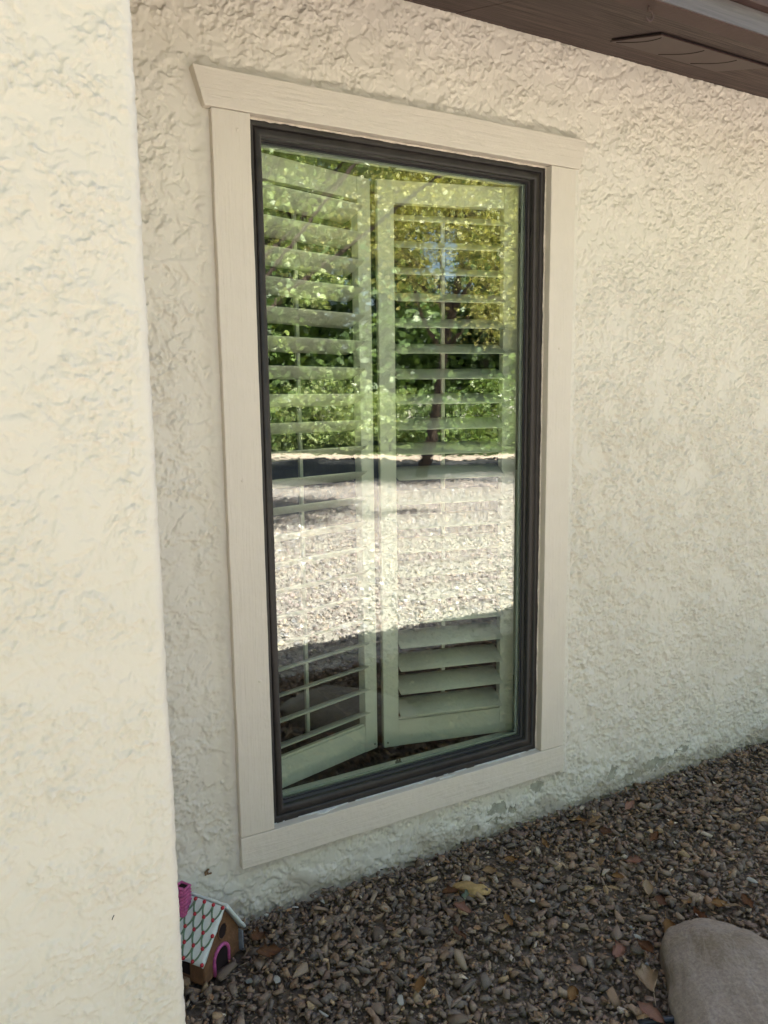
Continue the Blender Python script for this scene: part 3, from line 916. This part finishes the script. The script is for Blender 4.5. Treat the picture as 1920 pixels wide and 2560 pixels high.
# local frame: x along the gable, y towards the back, z up; local gable face at y=0
bm = bmesh.new()
poly = [(0, 0), (GW, 0), (GW, GE), (GW*0.58, GP), (0, GE)]
prism(bm, poly, 0, GL)
bmesh.ops.bevel(bm, geom=bm.edges[:], offset=0.0018, segments=2, affect='EDGES')
body = gpart('wall', bm_mesh('ginger_wall', bm), M['ginger'])
PKX = GW*0.58
def roof_panel(xe, ze, sgn):
    ov = 0.010
    d = Vector((xe-PKX, 0, ze-GP)); d.normalize()
    nrm = Vector((-d.z, 0, d.x))
    if nrm.z < 0: nrm = -nrm
    Lr = (Vector((xe, 0, ze))-Vector((PKX, 0, GP))).length + 0.013
    bm = bmesh.new()
    grid = []
    nu, nv_ = 10, 14
    for layer, off in ((0, 0.002), (1, 0.0085)):
        rows = []
        for i in range(nu+1):
            row = []
            for j in range(nv_+1):
                u = Lr*i/nu; v = -ov + (GL+2*ov)*j/nv_
                jit = 0.0014*mnoise.noise(Vector((u*60, v*60, layer*5+sgn)))
                p = Vector((PKX, 0, GP)) + d*(u + (jit*2 if i == nu else 0)) + nrm*(off+jit*(layer)) + Vector((0, v + (jit*2 if j in (0, nv_) else 0), 0))
                row.append(bm.verts.new(p))
            rows.append(row)
        grid.append(rows)
    for rows in grid:
        for i in range(nu):
            for j in range(nv_): bm.faces.new((rows[i][j], rows[i+1][j], rows[i+1][j+1], rows[i][j+1]))
    lo, hi = grid
    for i in range(nu):
        for j in (0, nv_): bm.faces.new((lo[i][j], lo[i+1][j], hi[i+1][j], hi[i][j]))
    for j in range(nv_):
        for i in (0, nu): bm.faces.new((lo[i][j], lo[i][j+1], hi[i][j+1], hi[i][j]))
    return gpart('roof_panel', bm_mesh('ginger_roof', bm, True), M['icing']), d, nrm, Lr
rl, dl, nl, LL = roof_panel(0, GE, -1)
rr_, dr, nr, LR = roof_panel(GW, GE, 1)
def on_roof(u, v, off, d=dl, nrm=nl): return Vector((PKX, 0, GP)) + d*u + nrm*off + Vector((0, v, 0))
# scalloped rows of green icing with a berry at every joint
rows, cols = 4, 5
du = (LL-0.008)/rows; dv = (GL+0.014)/cols
bmesh_b = bmesh.new(); bmesh.ops.create_icosphere(bmesh_b, subdivisions=2, radius=0.0046)
for v in bmesh_b.verts: v.co *= 1+0.12*mnoise.noise(v.co*400)
berry_me = bm_mesh('berry', bmesh_b, True); berry_me.materials.append(M['red_berry'])
for r in range(rows+1):
    u0 = 0.003 + r*du
    off_v = -0.007 + (0.5*dv if r % 2 else 0)
    for c in range(cols+1):
        v0 = off_v + c*dv
        if v0 > GL+0.011: continue
        o = bpy.data.objects.new('berry', berry_me); COL.objects.link(o); o.parent = rl
        o.location = on_roof(u0, v0, 0.0095)
        if r < rows and v0 + dv < GL+0.014:
            bm = bmesh.new()
            pts = []
            for k in range(13):
                t = k/12
                pts.append(on_roof(u0 + du*0.95*math.sin(math.pi*t)**0.55, v0+dv*t, 0.0088))
            tube(bm, pts, 0.0022, 6)
            o = gpart('icing_scallop', bm_mesh('icing_scallop', bm, True), M['green_icing'], rl)
# gable trims
bm = bmesh.new(); tube(bm, [Vector((GW+0.009, -0.011, GE-0.004)).lerp(Vector((PKX, -0.011, GP+0.004)), k/8)+Vector((0, 0, 0.001*math.sin(k*2.2))) for k in range(9)], 0.0042, 7)
gpart('icing_edge', bm_mesh('icing_edge', bm, True), M['icing'])
bm = bmesh.new()
arch = [(0.036, 0.002), (0.0355, 0.030)] + [(0.062-0.0265*math.cos(a), 0.036+0.026*math.sin(a)) for a in [math.pi*k/8 for k in range(9)]] + [(0.0885, 0.030), (0.088, 0.002)]
tube(bm, [(x, -0.002, z) for x, z in arch], 0.0042, 7)
gpart('door_arch', bm_mesh('door_arch', bm, True), M['pink'])
bm = bmesh.new()
prism(bm, [(0.038, 0.001)] + [(0.062-0.024*math.cos(a), 0.036+0.023*math.sin(a)) for a in [math.pi*k/10 for k in range(11)]] + [(0.086, 0.001)], -0.0022, 0.001)
gpart('door', bm_mesh('door', bm), M['ginger_dark'])
def disc(name, cx, cz, rx, rz, y0, y1, mat):
    bm = bmesh.new(); prism(bm, [(cx+rx*math.cos(a), cz+rz*math.sin(a)) for a in [2*math.pi*k/20 for k in range(20)]], y0, y1)
    return gpart(name, bm_mesh(name, bm), mat)
disc('round_window', 0.070, 0.094, 0.0145, 0.0185, -0.0016, 0.001, M['ginger_dark'])
bm = bmesh.new(); tube(bm, [(0.070+0.0155*math.cos(a), -0.0012, 0.094+0.0195*math.sin(a)) for a in [2*math.pi*k/20 for k in range(21)]], 0.0020, 6)
gpart('window_rim', bm_mesh('window_rim', bm, True), M['ginger'])
gpart('side_window', box_mesh('side_window', -0.0018, 0.001, 0.040, 0.066, 0.018, 0.046), M['ginger_dark'])
gpart('side_slab', box_mesh('side_slab', GW+0.003, GW+0.0075, -0.008, 0.016, 0.0, 0.052, 0.001), M['grey_slab'])
# chimney: square tube of twisted pink rope, open on top
bm = bmesh.new()
cx, cy = 0.050, GL-0.022
for k in range(9):
    z = 0.120 + k*0.0085
    q = 0.0125
    tube(bm, [(cx+q*sx_*1.0, cy+q*sy_*1.0, z+dz) for sx_, sy_, dz in ((-1, -1, 0), (1, -1, 0.0015), (1, 1, 0.003), (-1, 1, 0.0045), (-1, -1, 0.0065))], 0.0040, 6)
ch = gpart('chimney', bm_mesh('chimney', bm, True), M['pink'])
gpart('chimney_hole', box_mesh('chimney_hole', cx-0.010, cx+0.010, cy-0.010, cy+0.010, 0.10, 0.190), M['ginger_dark'], ch)

# ------------------------------------------------------------------ fallen leaves
def leaf_mat(name, col):
    t = NT(name); v = t.coord()
    n = t.noise(v, 90, 4, 0.7)
    c = t.ramp(n, [(0.3, tuple(x*0.85 for x in col)), (0.7, tuple(min(0.8, x*1.6) for x in col))])
    t.pbsdf(c, 0.65, 0.3, t.bump(n, 0.0006))
    return t.mat
LM = {'rust': leaf_mat('rust_leaf', (0.21, 0.10, 0.05)), 'tan': leaf_mat('tan_leaf', (0.40, 0.26, 0.14)), 'orange': leaf_mat('orange_leaf', (0.33, 0.185, 0.075)),
      'pale': leaf_mat('pale_leaf', (0.50, 0.38, 0.26)), 'brown': leaf_mat('brown_leaf', (0.20, 0.10, 0.06)), 'pink': leaf_mat('pinkish_leaf', (0.40, 0.22, 0.16)), 'green': leaf_mat('green_grey_leaf', (0.28, 0.34, 0.26))}
def leaf_mesh(seed, curl):
    """Lobed dry leaf with a raised midrib, curled sideways and lengthways."""
    r = random.Random(seed)
    bm = bmesh.new()
    n = 9
    mid, lef, rig = [], [], []
    for k in range(n+1):
        t = k/n
        w = (0.30*math.sin(math.pi*min(1, t*1.05))**0.8*(0.62+0.38*abs(math.cos(t*3.5*math.pi+r.uniform(-.3, .3)))))
        if k in (0, n): w = 0.01
        x = t-0.5
        z0 = curl*(x*x)*0.9 + 0.04*math.sin(t*7+seed)
        mid.append(bm.verts.new((x, 0.03*math.sin(t*3+seed), z0)))
        for s, arr in ((1, lef), (-1, rig)):
            ww = w*r.uniform(0.75, 1.2)
            m_ = bm.verts.new((x+0.05, s*ww*0.55, z0+0.05*curl+r.uniform(-.03, .03)))
            e_ = bm.verts.new((x+0.09, s*ww, z0+curl*ww*1.3+r.uniform(-.07, .07)))
            arr.append((m_, e_))
    for k in range(n):
        for arr in (lef, rig):
            a, b = arr[k], arr[k+1]
            bm.faces.new((mid[k], mid[k+1], b[0], a[0])); bm.faces.new((a[0], b[0], b[1], a[1]))
    tube(bm, [(-0.5, 0, mid[0].co.z), (-0.62, 0.02, 0.05), (-0.75, 0.05, 0.02)], 0.012, 5)
    ext = bmesh.ops.solidify(bm, geom=bm.faces[:], thickness=0.008)
    return bm_mesh('fallen_leaf', bm, True)
LMESH = [leaf_mesh(k*1.7, 0.25+0.2*(k % 4)) for k in range(8)]
def px_ground(x, y, z=ZG+0.008):      # photo pixel -> point on the gravel (placing only)
    d = (rt2*((x-960)/1940.4) + dn2*((y-1280)/1940.4) + fw)
    t = (z-CAMPOS.z)/d.z
    return CAMPOS + d*t
def leaf(px, py, size, col, label, rot=None, group='fallen leaves on the gravel', dz=0.0):
    p = px_ground(px, py)
    me = LMESH[int(px*7+py) % 8].copy(); me.materials.clear(); me.materials.append(LM[col])
    o = bpy.data.objects.new('fallen_leaf', me); COL.objects.link(o)
    o.location = (p.x, min(p.y, 0.005), p.z+dz+0.006)
    o.scale = (size*1.5, size*1.5, size*1.5)
    rr = random.Random(int(px*3+py))
    o.rotation_euler = (rr.uniform(-.5, .5), rr.uniform(-.4, .4), rr.uniform(0, 6.28) if rot is None else rot)
    tag(o, label, 'leaf', group)
LEAVES = [
 (642, 2352, .050, 'rust', 'large rust oak leaf touching the right side of the gingerbread house'),
 (675, 2388, .046, 'rust', 'rust brown leaf just right of the gingerbread house door'),
 (1275, 2155, .030, 'orange', 'upright orange leaf on gravel just below the left bare patch of wall'),
 (1360, 2113, .028, 'orange', 'orange yellow leaf lying near the foot of the wall below the window corner'),
 (1222, 2182, .030, 'tan', 'tan leaf beside the right tip of the large ochre stone'),
 (1130, 2236, .032, 'rust', 'rust leaf just left below the large ochre stone'),
 (1160, 2282, .036, 'pink', 'pinkish curled leaf below the green grey leaf and ochre stone'),
 (1165, 2245, .026, 'green', 'pale green grey leaf directly below the large ochre stone'),
 (1309, 2180, .026, 'pale', 'pale leaf right of the upright orange leaf'),
 (1455, 2057, .030, 'orange', 'ochre leaf pair, left one, near the wall right of the window'),
 (1487, 2058, .030, 'tan', 'olive tan leaf near the wall right of the window'),
 (1515, 2090, .036, 'brown', 'long dark brown leaf near the wall right of the window'),
 (1572, 2020, .034, 'pink', 'flat pinkish leaf highest up near the foot of the wall'),
 (1635, 2100, .034, 'rust', 'reddish brown leaf on the right half of the gravel'),
 (1582, 2160, .034, 'pink', 'curled pinkish leaf in the middle of the right gravel'),
 (1505, 2163, .028, 'tan', 'small tan leaf left of the curled pinkish leaf'),
 (1410, 2170, .026, 'pale', 'pale bent leaf in the middle of the gravel'),
 (1677, 2065, .030, 'tan', 'tan leaf on the far gravel near the right edge'),
 (1530, 2228, .026, 'pale', 'pale cream curled leaf in the open gravel'),
 (1548, 2198, .024, 'orange', 'small orange leaf above the pale cream curled leaf'),
 (1620, 2225, .038, 'pale', 'cup shaped pale leaf above the boulder'),
 (1650, 2258, .030, 'brown', 'dark brown leaf just below the cup shaped pale leaf'),
 (1268, 2305, .028, 'orange', 'orange leaf standing alone in the lower middle gravel'),
 (1672, 2328, .042, 'orange', 'orange leaf leaning on the upper left of the boulder'),
 (1745, 2295, .042, 'rust', 'rust leaf just behind the top of the boulder'),
 (1718, 2262, .034, 'tan', 'tan leaf second behind the boulder'),
 (1792, 2265, .036, 'orange', 'orange tan leaf behind the boulder towards the right'),
 (1830, 2270, .034, 'pale', 'pale tan leaf behind the boulder nearest the right edge'),
 (1870, 2262, .034, 'rust', 'rust leaf at the right edge behind the boulder'),
 (1545, 2388, .040, 'pink', 'pinkish leaf left of the boulder'),
 (1615, 2382, .036, 'rust', 'dark rust leaf against the left side of the boulder'),
 (1622, 2465, .060, 'pale', 'long pale dried leaf at the lower left foot of the boulder'),
 (1425, 2495, .034, 'orange', 'orange leaf at the bottom of the picture'),
 (1622, 2540, .042, 'pink', 'pinkish leaf by the black tube at the bottom'),
 (1150, 2342, .034, 'brown', 'thin brown leaf lying flat in the lower left gravel'),
 (1050, 2470, .040, 'orange', 'narrow orange leaf at the lower left gravel'),
]
for L_ in LEAVES: leaf(*L_)
def wstone(px, py, dims, mat, seed, label):
    p = px_ground(px, py, ZG+0.004)
    v, f = HULLS[int(seed*3) % len(HULLS)]
    me = mesh_np('stone', v, f); bm = bmesh.new(); bm.from_mesh(me)
    bmesh.ops.bevel(bm, geom=bm.edges[:], offset=0.08, segments=1, affect='EDGES'); bm.to_mesh(me); bm.free()
    o = link('stone', me, M[mat], None, (p.x, p.y, p.z))
    o.scale = (dims[0]*1.05, dims[1]*1.15, dims[2]*1.1); o.rotation_euler = (0.3*math.sin(seed), 0.3*math.cos(seed), seed)
    tag(o, label, 'stone')
wstone(808, 2252, (.020, .012, .010), 'white_stone', 1.2, 'flat white stone near the wall right of the gingerbread house')
wstone(666, 2288, (.013, .011, .010), 'white_stone', 2.2, 'white stone nearest the roof of the gingerbread house')
wstone(738, 2268, (.011, .008, .008), 'white_stone', 3.4, 'small white stone between two others along the wall')
wstone(693, 2448, (.019, .012, .009), 'white_stone', 4.6, 'white stone in front of the gingerbread house')
wstone(810, 2530, (.022, .012, .009), 'white_stone', 5.1, 'long white stone at the lower left of the gravel')
wstone(1331, 2252, (.012, .007, .006), 'white_stone', 6.1, 'tiny white stone in the middle of the gravel')
wstone(1580, 2320, (.014, .009, .008), 'grey_stone', 7.7, 'pale grey stone just left of the top of the boulder')
wstone(1595, 2342, (.013, .010, .010), 'white_stone', 8.4, 'white stone left of the boulder beside an orange leaf')
wstone(1615, 2415, (.015, .012, .011), 'grey_stone', 9.2, 'blue grey stone touching the left of the boulder')
wstone(1000, 2500, (.022, .016, .010), 'white_stone', 10.3, 'white stone at the bottom edge in the middle')
wstone(1880, 2200, (.018, .012, .010), 'white_stone', 11.3, 'white stone near the right edge above the boulder')
wstone(622, 2452, (.011, .010, .009), 'grey_stone', 12.3, 'small grey stone in front of the gingerbread door')

# leaf crumbs, needles and twigs
bm = bmesh.new()
for k in range(420):
    x, y = random.uniform(-0.35, 2.0), random.uniform(-1.3, -0.01)
    if not in_bed(np.array([x]), np.array([y]))[0]: continue
    a = random.uniform(0, 6.28); L_ = random.uniform(0.012, 0.045); z = ZG+random.uniform(0.0, 0.008)
    c_, s_ = math.cos(a)*L_/2, math.sin(a)*L_/2
    tube(bm, [(x-c_, y-s_, z), (x+random.uniform(-.003, .003), y, z+random.uniform(-.001, .004)), (x+c_, y+s_, z+random.uniform(-.003, .004))], random.uniform(0.0004, 0.0009), 4)
tw = link('twigs', bm_mesh('twigs', bm), simple_mat('dry_twigs', (0.22, 0.16, 0.11), 0.8, 0.2, 0.4, 30))
tag(tw, 'dry needles and thin twigs strewn over the gravel', 'twigs', kind='stuff')
bm = bmesh.new()
for k in range(700):
    x, y = random.uniform(-0.35, 2.0), random.uniform(-1.3, -0.01)
    if not in_bed(np.array([x]), np.array([y]))[0]: continue
    s = random.uniform(0.004, 0.010); z = ZG+random.uniform(0.0, 0.006)
    mt = Matrix.Translation((x, y, z)) @ Matrix.Rotation(random.uniform(0, 6.28), 4, 'Z') @ Matrix.Rotation(random.uniform(-.7, .7), 4, 'X') @ Matrix.Diagonal((s, s*0.6, s, 1))
    vs = [bm.verts.new(mt @ Vector(c)) for c in ((-1, -.3, 0), (-.2, -.8, .25), (.9, -.2, 0), (.6, .8, .2), (-.5, .7, -.1), (0, 0, -.15))]
    for q in range(5): bm.faces.new((vs[q], vs[(q+1) % 5], vs[5]))
lc = link('leaf_litter', bm_mesh('leaf_litter', bm), leaf_mat('litter_leaf', (0.26, 0.15, 0.08)))
tag(lc, 'crumbs of dry brown leaves between the gravel stones', 'leaf litter', kind='stuff')
p = px_ground(1655, 2550, ZG+0.004)
bm = bmesh.new()
tube(bm, [(p.x-0.045, p.y+0.022, p.z-0.006), (p.x-0.01, p.y+0.005, p.z), (p.x+0.03, p.y-0.016, p.z+0.002), (p.x+0.09, p.y-0.05, p.z-0.004)], 0.0075, 10)
dt = link('drip_tube', bm_mesh('drip_tube', bm, True), simple_mat('black_tube', (0.012, 0.014, 0.022), 0.35, 0.5))
tag(dt, 'black irrigation tube beside the boulder at the bottom edge', 'tube')

# ------------------------------------------------------------------ what the glass mirrors: street side
STREET = 0.85      # the street runs obliquely past the house
def plain(name, s0, s1, z, mat, kind='structure'):
    """strip of ground between two lines y = s + STREET*(x-6)."""
    xa, xb = -30.0, 42.0
    vs = np.array([(xa, s0+STREET*(xa-6), z), (xb, s0+STREET*(xb-6), z), (xb, s1+STREET*(xb-6), z), (xa, s1+STREET*(xa-6), z)])
    vs = vs[[0, 1, 2, 3]]
    o = link(name, mesh_np(name, vs, np.array([[0, 1, 2, 3]])), mat); tag(o, kind=kind); return o
M['asphalt'] = simple_mat('asphalt', (0.055, 0.055, 0.058), 0.9, 0.2, 0.25, 8, 0.003, 150)
M['concrete'] = simple_mat('pinkish_concrete', (0.46, 0.37, 0.31), 0.9, 0.2, 0.12, 3, 0.002, 90)
M['dry_lawn'] = simple_mat('dry_lawn', (0.10, 0.13, 0.045), 0.95, 0.1, 0.45, 6, 0.02, 40)
plain('road', -14.2, -8.6, ZG-0.004, M['asphalt'])
plain('footpath', -15.8, -14.35, ZG+0.02, M['concrete'])
plain('lawn', -60, -15.82, ZG+0.015, M['dry_lawn'])

def foliage_mat(name, cols, trans=0.35):
    t = NT(name)
    r = t.n('Attribute', _attribute_name='rnd').outputs['Fac']
    c = t.ramp(r, [(i/(len(cols)-1), q) for i, q in enumerate(cols)])
    df = t.n('BsdfDiffuse', Color=c)
    tl = t.n('BsdfTranslucent', Color=t.mix(1.0, c, (1.2, 1.15, 0.6), 'MULTIPLY'))
    gs = t.n('BsdfGlossy', Roughness=0.45, Color=(1, 1, 1, 1))
    mx = t.n('MixShader', Fac=trans); t.l(df.outputs[0], mx.inputs[1]); t.l(tl.outputs[0], mx.inputs[2])
    m2 = t.n('MixShader', Fac=0.05); t.l(mx.outputs[0], m2.inputs[1]); t.l(gs.outputs[0], m2.inputs[2])
    t.l(m2.outputs[0], t.out.inputs[0])
    return t.mat
M['leaf_yellow'] = foliage_mat('yellow_green_leaves', [(0.24, 0.28, 0.07), (0.43, 0.44, 0.13), (0.60, 0.55, 0.22), (0.33, 0.36, 0.10)])
M['leaf_bright'] = foliage_mat('bright_green_leaves', [(0.17, 0.25, 0.08), (0.31, 0.40, 0.14), (0.46, 0.51, 0.24)])
M['leaf_dark'] = foliage_mat('dark_green_leaves', [(0.06, 0.10, 0.03), (0.11, 0.18, 0.05), (0.19, 0.27, 0.08)], 0.2)
M['leaf_mid'] = foliage_mat('mid_green_leaves', [(0.09, 0.16, 0.035), (0.16, 0.25, 0.055), (0.26, 0.33, 0.08)], 0.3)
M['bark'] = simple_mat('grey_brown_bark', (0.10, 0.075, 0.06), 0.9, 0.1, 0.4, 20, 0.01, 40)

def leaves_mesh(name, cent, size, droop=0.5):
    n = len(cent)
    a = RNG.random(n)*2*np.pi; el = -droop*1.2*RNG.random(n) + 0.35*(RNG.random(n)-0.5)
    d = np.stack([np.cos(a)*np.cos(el), np.sin(a)*np.cos(el), np.sin(el)], -1)
    u = RNG.normal(size=(n, 3)); s = np.cross(d, u); s /= np.linalg.norm(s, axis=1)[:, None]
    L = (size*(0.7+0.6*RNG.random(n)))[:, None]
    nn = np.cross(d, s)
    v = np.stack([cent, cent+d*L*0.45+s*L*0.30, cent+d*L+nn*L*0.12, cent+d*L*0.45-s*L*0.30], 1).reshape(-1, 3)
    f = np.arange(n*4).reshape(-1, 4)
    me = mesh_np(name, v, f)
    at = me.attributes.new('rnd', 'FLOAT', 'POINT')
    at.data.foreach_set('value', np.repeat(RNG.random(n), 4).astype(np.float32))
    return me

def tree(name, label, base, height, lobes, n_leaf, size, mat, trunk_r=0.11, lean=(0, 0), cat='tree', per=45, group='trees mirrored in the window glass', droop=0.6, spread_k=1.0):
    root = empty(name, base)
    tag(root, label, cat, group)
    b = Vector(base)
    bm = bmesh.new()
    top = Vector((b.x+lean[0], b.y+lean[1], b.z+height*0.62))
    pts = [b.lerp(top, k/6) + Vector((0.06*math.sin(k*1.7+b.x), 0.06*math.cos(k*1.3+b.y), 0)) for k in range(7)]
    tube(bm, pts, [trunk_r*(1.25-0.13*k) for k in range(7)], 9)
    o = link('trunk', bm_mesh('trunk', bm, True), M['bark'], None); o.parent = root; o.matrix_parent_inverse = Matrix.Translation(-b)
    bm = bmesh.new(); cents = []
    vol = sum(l[3]*l[4]*l[5] for l in lobes)
    for (lx, ly, lz, ax, ay, az) in lobes:
        c = Vector((lx, ly, lz))
        st = pts[3 + (int(abs(lx*10)) % 3)]
        mid = st.lerp(c, 0.55) + Vector((random.uniform(-.15, .15), random.uniform(-.15, .15), 0.2))
        tube(bm, [st, st.lerp(mid, 0.5)+Vector((random.uniform(-.12, .12), random.uniform(-.12, .12), random.uniform(-.1, .1))), mid, c], [trunk_r*0.45, trunk_r*0.33, trunk_r*0.22, trunk_r*0.1], 6)
        nc = max(3, int(n_leaf/per*ax*ay*az/vol))
        for k in range(nc):
            q = RNG.normal(size=3); q /= np.linalg.norm(q); q *= RNG.random()**0.45
            cc = np.array([lx, ly, lz]) + q*np.array([ax, ay, az])
            if k % 3 == 0: tube(bm, [c, c.lerp(Vector(cc), 0.6)+Vector((0, 0, 0.08)), Vector(cc)], [trunk_r*0.10, trunk_r*0.05, 0.003], 4)
            spread = spread_k*(0.10+0.12*RNG.random())*(ax+ay+az)/3.0
            w = RNG.normal(size=(per, 3))*spread*np.array([1, 1, 0.75]); w[:, 2] -= 0.25*spread*np.abs(w[:, 0]+w[:, 1])/spread
            cents.append(cc + w)
    o = link('branches', bm_mesh('branches', bm), M['bark'], None); o.parent = root; o.matrix_parent_inverse = Matrix.Translation(-b)
    cents = np.vstack(cents)
    cents = cents[cents[:, 2] > ZG+0.1]
    o = link('crown', leaves_mesh('crown', cents, size, droop), mat, None); o.parent = root; o.matrix_parent_inverse = Matrix.Translation(-b)
    o['kind'] = 'stuff'
    return root

tree('leafy_tree', 'tree with small yellow green leaves mirrored in the upper right of the glass', (6.2, -9.2, ZG), 6.5,
     [(4.5, -7.6, 3.7, 1.2, 0.7, 0.8), (5.6, -7.3, 3.6, 1.3, 0.7, 0.8), (6.6, -7.2, 3.1, 0.8, 0.6, 1.2), (5.4, -7.9, 4.9, 2.0, 1.3, 0.9), (7.0, -7.6, 4.4, 1.3, 1.0, 0.9), (6.2, -7.0, 2.4, 0.6, 0.4, 0.7), (3.7, -8.2, 3.7, 0.8, 0.6, 0.9), (4.9, -7.3, 2.9, 0.5, 0.4, 0.6)], 60000, 0.046, M['leaf_yellow'], 0.085, (0.7, 0.3), spread_k=1.35)
tree('leafy_tree', 'tree with larger bright green leaves mirrored in the upper left of the glass', (1.1, -5.0, ZG), 5.0,
     [(2.15, -4.9, 2.75, 0.6, 0.5, 0.42), (2.3, -5.2, 3.6, 1.1, 0.9, 0.6), (1.2, -5.0, 4.2, 1.3, 1.1, 0.7), (2.2, -4.7, 2.15, 0.4, 0.3, 0.28), (3.7, -4.5, 4.1, 1.1, 0.9, 0.4), (3.5, -4.6, 4.3, 1.0, 0.9, 0.4), (3.9, -4.3, 4.5, 1.0, 0.8, 0.4), (3.3, -3.5, 4.0, 0.7, 0.4, 0.3), (4.85, -3.35, 4.1, 0.55, 0.3, 0.25)], 46000, 0.058, M['leaf_bright'], 0.06, (0.1, 0.0), per=30)
tree('shade_tree', 'dark leafy tree above the view in the glass, placed to shade the road', (9.6, -7.6, ZG), 8.0,
     [(4.6, -10.0, 6.7, 1.7, 1.4, 0.7), (6.2, -9.0, 6.8, 1.7, 1.4, 0.7), (8.3, -6.9, 6.5, 1.7, 1.4, 0.7), (7.4, -8.0, 6.9, 1.7, 1.4, 0.7), (10.0, -5.6, 6.5, 1.7, 1.4, 0.7)], 24000, 0.12, M['leaf_mid'], 0.16)  # crown set above the mirrored view to cast shade on the road
for (x, y), h, lab in (((-3.2, -6.2), 7.0, 'added unseen green tree opposite the near wall corner, blocking its sky light'), ((-7.0, -5.0), 7.5, 'added unseen green tree furthest left, blocking sky light')):
    lob = [(x+random.uniform(-1.0, 1.0), y+random.uniform(-.8, .8), h*(0.34+0.16*k), 2.0-0.25*k, 1.8, 1.1) for k in range(4)]
    tree('sky_blocker_tree', lab, (x, y, ZG), h, lob, 9000, 0.20, M['leaf_mid'], 0.15, per=40, group='added trees blocking sky light')  # invented trees out of view, added to dim the near corner
bgt = [((6.4, -20.0), 7.5, 'leaf_dark', 'dark evergreen tree mirrored behind the bushes at the left of the glass'),
       ((8.6, -19.5), 7.0, 'leaf_mid', 'mid green tree mirrored behind the bushes left of centre in the glass'),
       ((10.6, -17.8), 9.0, 'leaf_dark', 'tall dark tree mirrored behind the bushes in the centre of the glass'),
       ((12.6, -16.2), 8.0, 'leaf_dark', 'dark broad tree mirrored behind the bushes right of centre in the glass'),
       ((15.0, -15.0), 9.0, 'leaf_mid', 'tall green tree mirrored furthest right in the glass')]
for (x, y), h, mt, lab in bgt:
    lob = [(x+random.uniform(-1.2, 1.2), y+random.uniform(-1, 1), h*(0.22+0.17*k)+random.uniform(-.3, .3), 2.1-0.2*k, 1.7, 1.25) for k in range(5)]
    tree('background_tree', lab, (x, y, ZG), h, lob, 16000, 0.21, M[mt], 0.2, per=40)
for k, (x, y, s, mt, lab) in enumerate([(5.9, -17.0, 0.85, 'leaf_mid', 'low green bush mirrored beyond the path at the far left of the glass'), (6.9, -16.2, 0.7, 'leaf_dark', 'dark bush mirrored second from the left beyond the path'),
        (7.7, -15.5, 1.0, 'leaf_bright', 'bright yellow green bush mirrored in the middle beyond the path'), (8.7, -14.7, 0.8, 'leaf_bright', 'bright green bush mirrored right of the middle beyond the path'),
        (9.7, -13.9, 0.75, 'leaf_dark', 'dark green bush mirrored towards the right beyond the path'), (10.7, -13.0, 0.9, 'leaf_mid', 'green bush mirrored furthest right beyond the path')]):
    s *= 1.3
    tree('bush', lab, (x, y, ZG), s*1.2, [(x-0.5*s, y, ZG+0.75*s, s*0.9, s*0.7, s*0.75), (x+0.6*s, y+0.1, ZG+0.65*s, s*0.85, s*0.7, s*0.65), (x, y-0.2, ZG+1.2*s, s*0.7, s*0.6, s*0.55)], 4200, 0.085, M[mt], 0.03, cat='bush', per=40, group='bushes mirrored beyond the path', droop=0.2)
